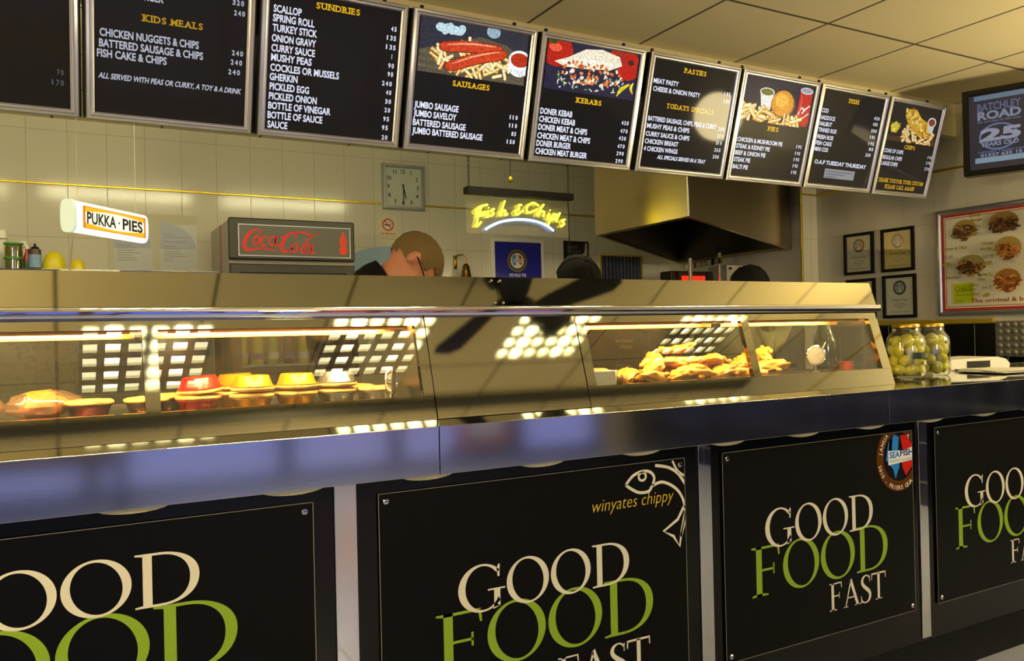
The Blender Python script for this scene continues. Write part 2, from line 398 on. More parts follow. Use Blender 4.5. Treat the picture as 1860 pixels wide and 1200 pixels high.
# ================================================================ setting
CZ = H+1.336
T_WHITE = tiles('white_wall_tiles', '#d6d2c2', '#b2ab90', 0.212, 0.316, 0.0022, 'xz', (0.927, H+0.947))
T_SIDE = tiles('white_side_tiles', '#d2cec0', '#c0b89c', 0.212, 0.316, 0.0020, 'yz', (0.02, H+0.947))
T_BLK = tiles('black_wall_tiles', '#08080a', '#8c8a80', 0.2, 0.25, 0.0022, 'xz', (0.0, H+0.0))
T_BLKS = tiles('black_side_tiles', '#08080a', '#8c8a80', 0.193, 0.25, 0.0022, 'yz', (3.53, H+0.0))
T_CEIL = tiles('ceiling_tiles', '#ece0b8', '#5c5230', 0.6, 0.6, 0.008, 'xy', (0.002, 0.073), rough=0.8, var=0.04)
T_FLOOR = tiles('floor_tiles', '#8f94a6', '#6c7080', 0.3, 0.3, 0.003, 'xy', rough=0.25)
TROF_X = [0.08, 1.22, 2.31, 3.53]; TROF_Y = [-0.66, -0.60, -0.48, -0.63]
fl = struct(box('floor', T_FLOOR, (-3.2, 5.2, -3.3, 5.7, -0.08, 0)))
m = MB()
def strip(y0, y1, xs):
    x = -3.2
    for a in xs: m.box(x, a, y0, y1, CZ, CZ+0.06); x = a+0.6
    m.box(x, 5.2, y0, y1, CZ, CZ+0.06)
strip(-3.3, -0.7, [])
x = -3.2
for a, y0 in zip(TROF_X, TROF_Y):
    m.box(x, a, -0.7, 0.2, CZ, CZ+0.06); m.box(a, a+0.6, -0.7, y0, CZ, CZ+0.06); m.box(a, a+0.6, y0+0.6, 0.2, CZ, CZ+0.06); x = a+0.6
m.box(x, 5.2, -0.7, 0.2, CZ, CZ+0.06); strip(0.2, 5.7, [])
struct(m.build('ceiling', T_CEIL, smooth=False))
struct(box('wall_back', T_WHITE, (-3.0, 4.65, 5.55, 5.7, 0, CZ)))
struct(box('wall_left', principled('cream_plaster', '#cfc8b4', 0.6, var=0.03), (-3.2, -3.0, -3.3, 5.7, 0, CZ)))
struct(box('wall_right', T_SIDE, (4.81, 5.0, -3.3, 4.1, 0, CZ)))
struct(box('wall_pier', T_WHITE, (4.65, 5.0, 4.1, 5.7, 0, CZ)))
struct(box('trim_1', T_BLK, (-3.0, 4.65, 5.54, 5.55, 0, H)))                         # black dado tiles
struct(box('trim_2', GOLD, (-3.0, 4.65, 5.53, 5.55, H, H+0.026), bev=0.004))
struct(box('trim_3', T_BLKS, (4.80, 4.81, -3.3, 4.1, 0, H)))
struct(box('trim_4', GOLD, (4.785, 4.81, 2.83, 4.1, H, H+0.03), bev=0.005))
struct(box('trim_5', GOLD, (-3.0, 4.65, 5.542, 5.55, H+0.940, H+0.953), bev=0.003))    # gold listello on the back wall
struct(box('trim_6', GOLD, (4.802, 4.81, -3.3, 4.1, H+0.940, H+0.953), bev=0.003))
struct(box('trim_7', GOLD, (4.65, 4.802, 4.092, 4.1, H+0.940, H+0.953), bev=0.003))
struct(box('trim_8', GOLD, (4.638, 4.652, 4.088, 4.1, 0, CZ-0.01), bev=0.004))         # gold edge of the pier
struct(box('trim_9', principled('cream_bulkhead', '#cfc5a0', 0.5, var=0.04), (-3.0, 4.81, 3.04, 3.10, CZ-0.20, CZ), bev=0.004))
struct(box('trim_10', principled('dark_ceiling_beam', '#4a4c44', 0.6, var=0.1), (-3.0, 4.81, -1.02, -0.90, CZ-0.03, CZ), bev=0.004))
# shop front behind the photographer: low blue panel, tall panes, dark mullions
BLUE_PAINT = principled('blue_painted_board', '#4a5aa8', 0.35, var=0.08)
DARKFR = principled('dark_window_frame', '#15161c', 0.4, var=0.1)
WALLF = principled('front_wall_plaster', '#9a937e', 0.7, var=0.05)
m = MB(); m.box(-3.0, 4.81, -3.3, -3.2, 2.15, CZ); m.box(-3.0, -2.6, -3.3, -3.2, 0, 2.15); m.box(4.5, 4.81, -3.3, -3.2, 0, 2.15)
struct(m.build('wall_front', WALLF, smooth=False))
cuts = [-2.6, -1.2, 0.2, 1.55, 2.45, 3.6, 4.5]
for i in range(6):
    a, b = cuts[i], cuts[i+1]
    m = MB()
    for x0, x1, z0, z1 in ((a, a+0.05, 0, 2.15), (b-0.05, b, 0, 2.15), (a+0.05, b-0.05, 2.1, 2.15), (a+0.05, b-0.05, 0, 0.12)): m.box(x0, x1, -3.29, -3.21, z0, z1)
    wn = struct(m.build('window_%d' % (i+1), DARKFR, smooth=False))
    box('glass_pane', PANE, (a+0.05, b-0.05, -3.255, -3.245, 0.12, 2.1), wn)
    box('kick_board', BLUE_PAINT, (a+0.002, b-0.002, -3.2095, -3.2, 0.0, 0.125), wn)
struct(box('pavement', principled('pavement_slabs', '#b4b4bc', 0.7, var=0.15, bscale=3), (-14, 16, -16, -3.3, -0.2, -0.08)))
for nm, x0, x1, cl, es, lb in (('added_glow_front', -3.5, 4.0, (0.16, 0.22, 1.0), 1.6, 'shopfront across the street with blue glow added for the chrome rail'), ('added_glow_front', 4.2, 10.5, (0.9, 0.16, 0.22), 0.8, 'shopfront across the street with red glow added for the chrome rail')):
    t = thing(nm, lb, 'shop', (0, -11.0, -0.2), group='shopfronts with added glow across the street')  # blue and red glow added to colour what the chrome rail mirrors
    box('wall', principled('dark_brick', '#3a3038', 0.7, var=0.3, bscale=8), (x0, x1, -3.0, 0, 0, 3.6), t)
    for k in range(5):
        a = x0+0.2+(x1-x0-0.2)*k/5; box('added_window_glow', emitter('added_window_glow_%d' % (x0 > 0), cl, es*0.55), (a, a+(x1-x0)/5-0.3, 0.0, 0.03, 0.4, 2.2), t)
    box('added_glow_board', emitter('added_board_glow_%d' % (x0 > 0), cl, es), (x0+0.1, x1-0.1, 0.0, 0.08, 2.35, 3.1), t)
wp = thing('window_poster', 'red window poster with a yellow border behind the photographer', 'poster', (2.55, -3.2, 0.5), (RX, 0, PI))
A = Art(); A.rect(0, 0.75, 0, 0.42, '#c9a02a').up().rect(0.03, 0.72, 0.03, 0.39, '#b5241c')
MB().box(0, 0.75, 0, 0.42, 0, 0.004).build('sheet', PAPER, wp); A.build('print', INK, wp, 0.0045)
st = thing('pavement_sign', 'white and red swing sign standing on the pavement outside', 'sign', (3.75, -4.2, -0.08))
box('board', principled('sign_red', '#b32a24', 0.4, var=0.05), (-0.3, 0.3, -0.03, 0.03, 0.12, 1.1), st, 0.01)
box('poster_face', principled('sign_white', '#d8d8e0', 0.4, var=0.05), (-0.2, 0.2, 0.03, 0.036, 0.2, 1.0), st)
box('foot', BLACK_MATT, (-0.32, 0.32, -0.2, 0.2, 0, 0.12), st, 0.02)
bn = thing('waiting_bench', 'dark waiting bench beside the shop window', 'bench', (-0.2, -2.6, 0))
box('seat', principled('bench_pad', '#1b1a1e', 0.5, var=0.1), (-0.6, 0.6, -0.2, 0.2, 0.40, 0.46), bn, 0.015)
box('backrest', principled('bench_wood', '#8a7434', 0.5, var=0.1), (-0.6, 0.6, -0.24, -0.2, 0.46, 0.85), bn, 0.01)
for x in (-0.55, 0.55):
    for y in (-0.16, 0.16): box('leg', BLACK_MATT, (x-0.02, x+0.02, y-0.02, y+0.02, 0, 0.40), bn)

# ---------------------------------------------------------------- ceiling lights
LAMP = {'shop': (emitter('lamp_cell_bright', TUBE_COL, TUBE_STR), emitter('lamp_cell_soft', TUBE_COL, TUBE_STR*0.3))}
REFL = principled('white_reflector', '#e2ddc8', 0.5, var=0.02)
LOUV = principled('louvre_aluminium', '#c9c4b0', 0.25, 1.0, var=0.02)
def troffer(x0, y0, label, group, where):
    t = thing('ceiling_light', label, 'light', (x0, y0, CZ), group=group)
    m = MB(); s = 0.6
    m.box(0, s, 0, s, 0.095, 0.10); m.box(0, 0.012, 0, s, 0.0, 0.095); m.box(s-0.012, s, 0, s, 0.0, 0.095); m.box(0.012, s-0.012, 0, 0.012, 0.0, 0.095); m.box(0.012, s-0.012, s-0.012, s, 0.0, 0.095)
    m.build('housing', REFL, t, smooth=False)
    m = MB(); xs = [0.013, 0.104, 0.202, 0.300, 0.398, 0.496, s-0.013]
    vs2 = [[m.bm.verts.new((x, y, 0.032)) for y in (0.013, s-0.013)] for x in xs]
    for i in range(6): m.bm.faces.new((vs2[i][0], vs2[i][1], vs2[i+1][1], vs2[i+1][0])).material_index = 0 if i in (1, 4) else 1
    o = m.build('lamp_panel', LAMP[where][0], t, smooth=False); o.data.materials.append(LAMP[where][1])
    m = MB()
    for k in range(7):
        x = 0.006+0.098*k; wd = 0.017 if 0 < k < 6 else 0.022; m.box(max(0.0125, x-wd), min(s-0.0125, x+wd), 0.0125, s-0.0125, 0.002, 0.006); m.box(max(0.0125, x-0.003), min(s-0.0125, x+0.003), 0.0125, s-0.0125, 0.006, 0.031)
    for k in range(6):
        y = 0.12*k; m.box(0.0125, s-0.0125, max(0.0125, y-0.026), min(s-0.0125, y+0.026), 0.002, 0.006); m.box(0.0125, s-0.0125, max(0.0125, y-0.003), min(s-0.0125, y+0.003), 0.006, 0.031)
    m.build('louvre', LOUV, t, smooth=False)
    return t
names4 = ['leftmost', 'second from left', 'third from left', 'rightmost']
for x, y0, nm in zip(TROF_X, TROF_Y, names4): troffer(x, y0, 'square louvred ceiling light over the customers, %s in the row' % nm, 'louvred lights over the customers', 'shop')
ADDED_BATTEN = emitter('added_tube_glow', TUBE_COL, KITCHEN_FILL_STR)  # unseen battens added to light the kitchen wall evenly to the top
for k, x in enumerate((-1.5, -0.1, 1.3)):
    t = thing('added_batten_lamp', ['leftmost', 'middle', 'rightmost'][k]+' unseen bare tube batten added behind the menu boards', 'light', (x, 3.35, CZ), group='batten lamps added over the kitchen')
    box('spine', WHITE_PL, (0, 1.2, -0.03, 0.03, -0.045, 0), t)
    for u in (0.01, 1.17): box('lampholder', WHITE_PL, (u, u+0.02, -0.015, 0.015, -0.095, -0.045), t)
    MB().tube([(0.03, 0, -0.078), (1.17, 0, -0.078)], 0.014, 10).build('tube', ADDED_BATTEN, t)
# globe lamps added out of view to brighten the ceiling and walls
FILL_GLOBE = emitter('added_globe_glow', (1.0, 0.80, 0.41), FILL_GLOBE_STR)
for k, (x, y) in enumerate(((-1.1, 0.7), (1.5, -2.4), (4.42, 0.95))):
    t = thing('added_globe_lamp', ['unseen globe lamp added left of the photographer', 'unseen globe lamp added behind the photographer', 'unseen globe lamp added at the right end of the shop'][k], 'lamp', (x, y, CZ), group='globe lamps added over the customers')
    MB().lathe([(0, 0), (0.05, 0), (0.045, -0.03), (0.006, -0.035), (0.006, -0.58), (0.03, -0.59), (0.035, -0.62), (0, -0.62)], n=16).build('rose_and_stem', BRASS, t)
    MB().ball((0, 0, -0.79), 0.18, 20, 12).build('globe', FILL_GLOBE, t)
# ceiling fan
f = thing('ceiling_fan', 'dark five-bladed ceiling fan mirrored in the steel range', 'fan', (1.9, 0.58, 0))
FAN = principled('fan_dark', '#16181c', 0.4, var=0.1)
MB().lathe([(0.0, CZ), (0.06, CZ), (0.05, CZ-0.05), (0.015, CZ-0.06), (0.015, 2.29), (0, 2.29)], n=16).build('rod', FAN, f)
MB().lathe([(0, 2.15), (0.06, 2.155), (0.12, 2.18), (0.135, 2.24), (0.08, 2.29), (0, 2.29)], n=24).build('motor', FAN, f)
MB().lathe([(0, 2.115), (0.03, 2.12), (0.04, 2.15), (0, 2.15)], n=12).build('cap', BRASS, f)
for k in range(5):
    a = math.radians(180+72*k); M = Matrix.Rotation(a, 4, 'Z') @ Matrix.Translation((0, 0, 2.21)) @ Matrix.Rotation(0.16, 4, 'X')
    MB().prism([(0.10, -0.035), (0.2, -0.06), (0.50, -0.09), (0.555, -0.06), (0.56, 0.05), (0.51, 0.09), (0.2, 0.06), (0.10, 0.035)], 'z', -0.004, 0.004).build('blade', FAN, f, M=M)

# ================================================================ counter
yS = lambda Z: 1.745+(Z+0.194)*0.303            # the raked front plane of the range
CT = H-0.1937                                    # worktop height
ct = thing('serving_counter', 'long black shop counter with polished steel worktop edge', 'counter', (0, 0, 0))
MB().box(-1.7, 4.79, 1.603, 2.31, CT-0.03, CT, bev=0.002).build('worktop', STEEL, ct)
m = MB()
for a, b in ((-1.7, 0.705), (0.7065, 2.165), (2.1665, 4.79)): m.box(a, b, 1.597, 1.603, H-0.2944, CT+0.0015, bev=0.001)
m.build('fascia', STEEL_FASCIA, ct)
m = MB(); m.box(-1.7, 4.79, 1.64, 2.28, 0.16, CT-0.03); m.build('carcass', BLACK_GLOSS, ct)
box('kick_plate', BLACK_MATT, (-1.7, 4.79, 1.70, 2.26, 0.0, 0.16), ct)
for x0, x1 in ((-0.475, -0.430), (0.487, 0.534), (1.452, 1.495), (2.352, 2.394), (3.26, 3.30)):
    MB().box(x0, x1, 1.634, 1.64, 0.17, H-0.30, bev=0.002).build('steel_strip', CHROME, ct)
for k in range(13):
    x = -0.45+0.283*k
    pts = [(x+0.06*math.cos(a), H-0.292+0.012*math.sin(a)) for a in [PI+PI*q/10 for q in range(11)]]
    MB().prism(pts, 'y', 1.606, 1.63).build('edge_half_disc', principled('cream_half_disc', '#b9b594', 0.4, var=0.05), ct)  # cream half-discs spaced along the lower edge of the fascia
# slogan panels
GREEN = '#7fa01c'; CREAM = '#d3cfbf'
def panel(x0, wd, label, good, food, fast, z0=H-0.885, ht=0.558):
    p = thing('slogan_panel', label, 'sign', (x0, 1.6395, z0), (RX, 0, 0), 'slogan panels on the counter front')
    MB().box(0, wd, 0, ht, 0.0005, 0.006, bev=0.001).build('board', PANEL_BLACK, p)
    A = Art()
    for r in ((0, wd, 0, 0.0012), (0, wd, ht-0.0012, ht), (0, 0.0012, 0, ht), (wd-0.0012, wd, 0, ht)): A.rect(*r, '#8f8a78')
    A.build('edge_line', INK, p, 0.0064)
    A = Art(); serif_word(A, 'FOOD', *food, GREEN); A.up(); serif_word(A, 'GOOD', *good, CREAM); serif_word(A, 'FAST', *fast, CREAM)
    A.build('slogan_lettering', INK, p, 0.0066)
    for u in (0.017, wd-0.017):
        for v in (0.017, ht-0.017):
            sc = MB().lathe([(0, 0.006), (0.0068, 0.006), (0.0068, 0.008), (0.005, 0.0098), (0, 0.0102)], (u, v, 0), 12).build('screw', CHROME, p)
            MB().box(u-0.005, u+0.005, v-0.0007, v+0.0007, 0.0101, 0.0105).build('slot', BLACK_MATT, sc)
    return p
pa = panel(-0.376, 0.82, 'black GOOD FOOD FAST panel at the left end of the counter', (0.135, 0.602, 0.402, 0.098), (0.085, 0.668, 0.272, 0.130), (0.45, 0.72, 0.18, 0.075))
pb = panel(0.58, 0.825, 'black GOOD FOOD FAST panel with a white line-drawn fish in its corner', (0.178, 0.640, 0.272, 0.102), (0.124, 0.711, 0.146, 0.135), (0.43, 0.70, 0.047, 0.079))
pc = panel(1.533, 0.786, 'black GOOD FOOD FAST panel with a round fish badge in its corner', (0.150, 0.593, 0.283, 0.104), (0.097, 0.657, 0.157, 0.134), (0.398, 0.645, 0.066, 0.079))
pd = panel(2.431, 0.79, 'black GOOD FOOD FAST panel at the right end of the counter', (0.150, 0.593, 0.283, 0.104), (0.097, 0.657, 0.157, 0.134), (0.398, 0.645, 0.066, 0.079))
# line-drawn fish and script on the second panel (cut off by the panel edge)
def zf(pts): return [((x-232)*0.3978, y) for x, y in pts]
def fm(x, y):        # drawing grid -> panel metres
    return 0.636+(x-1365)*0.000690, 0.538-(y-205)*0.000612
A = Art(); Wf = 0.0075
A.stroke([fm(*p) for p in ((1366, 254), (1388, 272), (1425, 292), (1468, 292), (1486, 272), (1530, 262), (1580, 285), (1615, 322), (1634, 372), (1634, 430), (1612, 500))], Wf, CREAM)
A.stroke([fm(*p) for p in ((1366, 254), (1398, 222), (1440, 208), (1475, 214), (1494, 238), (1486, 272))], Wf, CREAM)
A.stroke([fm(1440+16*math.cos(t), 229+16*math.sin(t)) for t in [2*PI*k/14 for k in range(14)]], 0.006, CREAM, closed=True)
A.stroke([fm(*p) for p in ((1500, 190), (1560, 205), (1605, 235), (1640, 285))], Wf, CREAM)
A.stroke([fm(*p) for p in ((1580, 180), (1605, 225), (1640, 250))], Wf*0.8, CREAM)
A.stroke([fm(*p) for p in ((1632, 372), (1600, 425), (1532, 465), (1578, 492), (1606, 538), (1618, 470), (1636, 400))], Wf, CREAM, smooth=False)
A.build('fish_outline', INK, pb, 0.0066, clip=(0.003, 0.822, 0.003, 0.555), label='white line drawing of a fish')
A = Art(); A.text('winyates chippy', 0.532, 0.452, 0.782, 0.032, '#cfb22c', bold=-0.012, shear=0.22); A.build('script_lettering', INK, pb, 0.0066)
# round badge on the third panel
A = Art(); cu, cv, R = 0.722, 0.482, 0.105
A.ell(cu, cv, R, R, '#5a3312', n=48).up().ell(cu, cv, R*.70, R*.70, '#15161c', n=40).up()
A.poly([(cu-.062, cv-.005), (cu-.05, cv+.045), (cu-.02, cv+.07), (cu+.0, cv+.06), (cu-.006, cv+.02), (cu+.0, cv-.03), (cu-.02, cv-.065), (cu-.03, cv-.035)], '#2e7fd0')
A.poly([(cu+.005, cv+.065), (cu+.04, cv+.065), (cu+.07, cv+.02), (cu+.065, cv-.03), (cu+.03, cv-.06), (cu+.012, cv-.03), (cu+.02, cv+.01)], '#c22318')
A.poly([(cu-.05, cv+.01), (cu-.045, cv+.05), (cu-.03, cv+.06), (cu-.035, cv+.02)], '#6db4ea')
A.up().poly([(cu-.052, cv-.022), (cu+.075, cv-.014), (cu+.075, cv+.028), (cu+.02, cv+.018), (cu-.052, cv+.022)], '#dfe6ee').up()
A.text('SEA', cu-.046, cv-.001, cu+.002, 0.019, '#1f6fc4', bold=.03); A.text('FISH', cu+.004, cv+.002, cu+.066, 0.019, '#20306a', bold=.03)
A.text('INDUSTRY AUTHORITY', cu-.045, cv-.014, cu+.062, 0.007, '#6a7486', bold=0)
kp = lambda u, v: u < 0.782 and v < 0.548
A.arc_text('JANUARY', cu, cv, R*.78, math.radians(171), math.radians(-10), 0.0135, '#e6ddc8', keep=kp)
A.arc_text('2010 - FRIERS QUALITY AWARD', cu, cv, R*.955, math.radians(194), math.radians(6.8), 0.0128, '#e6ddc8', inward=True, keep=kp)
A.build('round_badge', INK_GLOSS, pc, 0.0066, clip=(0.003, 0.783, 0.003, 0.555), label='brown round badge with blue and red fish')
# ================================================================ heated range on the counter
def rake(m, x0, x1, za, zb, off=0.0, t=0.012):
    m.prism([(yS(za)+off, H+za), (yS(zb)+off, H+zb), (yS(zb)+off+t, H+zb), (yS(za)+off+t, H+za)], 'x', x0, x1); return m
HEATS = {True: emitter('fish_heat_lamp', HEAT_COL, HEAT_FISH), False: emitter('heat_lamp', HEAT_COL, HEAT_STR)}
COPPER = principled('warm_lamp_housing', '#c98a4a', 0.35, 1.0, var=0.1)
TRAYM = principled('tray_steel', '#b9b4a4', 0.25, 1.0, bump=0.1, bscale=50, var=0.05)
SMEAR = glass('greasy_glass', '#f8f9f4', 0.040, haze=0.015, haze_col='#b0b0a0', spots=0.05)
BACKG = glass('steamed_back_glass', '#c9cdc6', 0.13, haze=0.10, haze_col='#6a7068', spots=0.35)
BACKC = glass('clear_back_glass', '#f4f5f0', 0.15)
def cabinet(name, label, x0, x1, bays, endglass, backs):
    t = thing(name, label, 'display cabinet', (0, 0, 0), group='heated display cabinets on the counter')
    m = MB(); rake(m, x0, x1, -0.1932, -0.14, 0, 0.02); m.build('sill', STEEL, t)
    m = MB(); rake(m, x0, x1, 0.0245, 0.0475, 0, 0.014); m.build('header', STEEL, t)
    xs = [x0]+[v for b in bays for v in b]+[x1]
    for k in range(0, len(xs), 2):
        a, b = xs[k], xs[k+1]
        if b-a > 0.004:
            m = MB(); rake(m, a, b, -0.1398, 0.0243, -0.002, 0.016); m.build('mullion', STEEL, t)
    for a, b in bays:
        m = MB(); rake(m, a+0.0005, b-0.0005, -0.1395, 0.0242, 0.006, 0.004); m.build('glass_pane', SMEAR, t)
    box('tray', TRAYM, (x0+0.012, x1-0.012, 1.785, 2.25, CT+0.0005, H-0.157), t)
    for x, last in ((x0, False), (x1-0.01, True)):
        if endglass and last: continue
        MB().prism([(yS(-.19)+.022, CT+.0005), (yS(.0475)+.016, H+.0475), (2.27, H+.0475), (2.27, CT+.0005)], 'x', x, x+0.01).build('end_panel', STEEL_SOFT, t)
    if endglass:
        MB().prism([(yS(-.15)+.022, H-.15), (yS(.03)+.016, H+.03), (2.135, H+.03), (2.245, H-.15)], 'x', x1-0.012, x1-0.008).build('end_glass', PANE, t)
        m = MB(); m.box(x1-0.014, x1-0.004, 1.79, 2.27, CT+.0005, H-0.151); m.box(x1-0.014, x1-0.004, 1.84, 2.27, H+.031, H+.0475); m.box(x1-0.016, x1-0.004, 2.25, 2.27, H-0.151, H+.031)
        m.build('end_frame', STEEL, t)
    m = MB(); m.box(x0+0.012, x1-0.016, 2.255, 2.27, CT+.0005, H-0.152); m.box(x0+0.012, x1-0.016, 2.125, 2.15, H+0.0305, H+0.0475); m.build('back_frame', STEEL_SOFT, t)
    for a, b, mt in backs: MB().prism([(2.245, H-0.1515), (2.135, H+0.030), (2.139, H+0.030), (2.249, H-0.1515)], 'x', a, b).build('rear_pane', mt, t)
    for a, b in bays:
        m = MB(); m.box(a+0.005, b-0.005, 1.842, 1.848, H+0.0165, H+0.046); m.box(a+0.005, b-0.005, 1.930, 1.934, H+0.007, H+0.046); m.box(a+0.005, b-0.005, 1.848, 1.930, H+0.042, H+0.046)
        lh = m.build('lamp_housing', COPPER, t, smooth=False)
        MB().tube([(a+0.03, 1.885, H+0.026), (b-0.03, 1.885, H+0.026)], 0.007, 8).build('lamp_tube', HEATS[endglass], lh)
    return t
cabL = cabinet('heated_cabinet', 'left heated glass cabinet of pies on the counter', -1.0, 0.767, [(-0.97, -0.438), (-0.41, 0.152), (0.18, 0.741)], False, [(-0.98, 0.18, BACKG), (0.182, 0.75, BACKC)])
cabR = cabinet('heated_cabinet', 'right heated glass cabinet of battered fish on the counter', 1.198, 2.40, [(1.226, 1.784), (1.814, 2.358)], True, [(1.215, 1.80, BACKC), (1.802, 2.38, BACKC)])
fp = thing('blank_range_section', 'plain raked steel section between the two glass cabinets', 'steel panel', (0, 0, 0))
m = MB(); rake(m, 0.7695, 1.1955, -0.1925, 0.0475, -0.001, 0.012); m.build('front_sheet', STEEL, fp)
MB().prism([(yS(-.19)+.013, CT+.0005), (yS(.0475)+.013, H+.0475), (2.27, H+.0475), (2.27, CT+.0005)], 'x', 0.772, 1.193).build('body', STEEL_SOFT, fp)
# gantry over the cabinets
gt = thing('gantry_shelf', 'long steel gantry shelf with a chrome rail over the cabinets', 'shelf', (0, 0, 0))
for a, b, lb in ((-1.7, 0.979, None), (0.981, 2.42, None)):
    MB().prism([(yS(.0705), H+.0705), (yS(.1448)+.0034, H+.1448), (yS(.1448)+.0125, H+.1448), (yS(.0705)+.0100, H+.0705)], 'x', a, b).build('fascia_plate', STEEL, gt)
MB().box(-1.7, 2.42, 1.8605, 2.30, H+0.140, H+0.1445).build('shelf_top', STEEL, gt)
MB().prism([(yS(.0705)+.0105, H+.0705), (yS(.139)+.0105, H+.139), (2.30, H+.139), (2.30, H+.0485), (1.83, H+.0485)], 'x', -1.69, 2.415).build('box_body', STEEL_SOFT, gt)
MB().prism([(1.824, H+0.0712), (1.812, H+0.0712), (1.8085, H+0.0695), (1.8072, H+0.0655), (1.8065, H+0.0590), (1.8072, H+0.0525), (1.8085, H+0.0485), (1.812, H+0.0468), (1.824, H+0.0468)], 'x', -1.7, 2.42).build('chrome_rail', CHROME, gt)
for x in (0.968, 0.992):
    for z in (0.079, 0.136):
        MB().ball((x, yS(z)-0.0005, H+z), 0.0035, 8, 6).build('rivet', STEEL_SOFT, gt)

# ---------------------------------------------------------------- food: left cabinet
rnd = random.Random(4)
TZ = H-0.157
PASTRY = principled('pastry', '#e6ac55', 0.55, bump=0.5, bscale=60, var=0.25)
FOILS = {'maroon': principled('maroon_foil', '#6a2420', 0.25, 0.8, bump=0.5, bscale=120, var=0.3), 'brown': principled('brown_foil', '#5a3a28', 0.3, 0.8, bump=0.5, bscale=120, var=0.3),
         'red': principled('red_foil', '#d8200c', 0.28, 0.35, bump=0.2, bscale=70, var=0.15), 'gold': principled('gold_foil', '#e0a810', 0.28, 0.75, bump=0.3, bscale=70, var=0.15), 'silver': principled('silver_foil', '#cfcdc6', 0.25, 0.95, bump=0.5, bscale=90, var=0.15)}
def pie(x, y, z, foil, label, flip=False, r=0.047, tilt=(0, 0), group=None):
    t = thing('pie', label, 'pie', (x, y, z), ((PI if flip else 0)+tilt[0], tilt[1], 0), group)
    n = 40; m = MB()
    prof = [(0, 0), (r*.74, 0), (r*.77, 0.001), (r*.94, 0.0235), (r*1.03, 0.0245), (r*1.03, 0.0258), (r*.93, 0.0252)]
    m.lathe(prof, n=n)
    for v in m.bm.verts:                                   # crimped side
        rr = math.hypot(v.co.x, v.co.y)
        if rr > r*.75 and v.co.z > 0.0005:
            a = math.atan2(v.co.y, v.co.x); q = 1+0.012*math.cos(20*a); v.co.x *= q; v.co.y *= q
    m.build('foil_case', FOILS[foil], t, ang=60)
    m = MB(); m.lathe([(0, 0.025), (r*1.0, 0.0262), (r*1.06, 0.0285), (r*1.05, 0.033), (r*.90, 0.0362), (r*.5, 0.0375), (0, 0.0378)], n=n)
    for v in m.bm.verts:
        v.co.z += 0.0011*noise.noise(v.co*60+Vector((x*30, y*30, 0)))
        a = math.atan2(v.co.y, v.co.x); q = 1+0.010*math.cos(14*a+x*50); v.co.x *= q; v.co.y *= q
    m.build('pastry_lid', PASTRY, t, ang=60)
    return t
def stack(x, y, foil, lab, **k):
    pie(x, y, TZ, foil, 'pie in %s, lower of its pair' % lab)
    pie(x+0.002, y, TZ+0.0762, foil, 'upturned pie in %s, upper of the pair' % lab, flip=True, **k)
pie(0.060, 1.975, TZ, 'maroon', 'single pie in maroon foil nearest the wrapped pasties', r=0.046)
pie(0.172, 1.965, TZ, 'brown', 'front pie in dark brown foil behind the left cabinet mullion', r=0.044)
pie(0.222, 2.050, TZ, 'brown', 'rear pie in dark brown foil behind the left cabinet mullion', r=0.044)
stack(0.278, 1.955, 'red', 'bright red foil', tilt=(0.03, -0.07))
stack(0.372, 2.045, 'gold', 'gold foil at the back left', tilt=(0.0, -0.05))
stack(0.388, 1.925, 'gold', 'gold foil at the front')
stack(0.491, 1.935, 'gold', 'gold foil on the right')
stack(0.590, 1.945, 'silver', 'silver foil beside the gold ones')
pie(0.688, 1.93, TZ, 'silver', 'lone pie in silver foil at the right end of the row')
pie(0.672, 2.055, TZ, 'silver', 'pie in silver foil at the back right of the cabinet')
WRAP = glass('clear_wrapper', '#fff2e6', 0.10, 0.08, haze=0.10, haze_col='#e8b890')
ORANGE = principled('orange_print', '#e0641c', 0.4, var=0.15)
BREADC = principled('bread_crust', '#c8742c', 0.5, var=0.2, bump=0.2)
for k, (x, y, a, lb) in enumerate(((-0.022, 1.99, 0.15, 'wrapped orange pasty packet lying nearest the maroon foil pie'), (-0.165, 1.985, -0.2, 'wrapped orange pasty packet at the far left of the tray'))):
    t = thing('wrapped_pasty', lb, 'pasty', (x, y, TZ), (0, 0, a))
    MB().ball((0, 0, 0.026), (0.050, 0.037, 0.024), 20, 12, amp=0.12, freq=1.5, seed=k+2).build('pasty', BREADC, t)
    m = MB().ball((0, 0, 0.028), (0.074, 0.048, 0.031), 28, 14, amp=0.16, freq=3.5, seed=k+9)
    for v in m.bm.verts: v.co.z = max(v.co.z, 0.0008)
    m.build('wrapper', WRAP, t)
    m = MB().ball((-0.005, 0, 0.028), (0.058, 0.046, 0.0322), 20, 10, amp=0.1, freq=3.0, seed=k+9)
    bmesh.ops.delete(m.bm, geom=[v for v in m.bm.verts if abs(v.co.x+0.008) > 0.036 or v.co.z < 0.022], context='VERTS')
    m.build('printed_band', ORANGE, t)
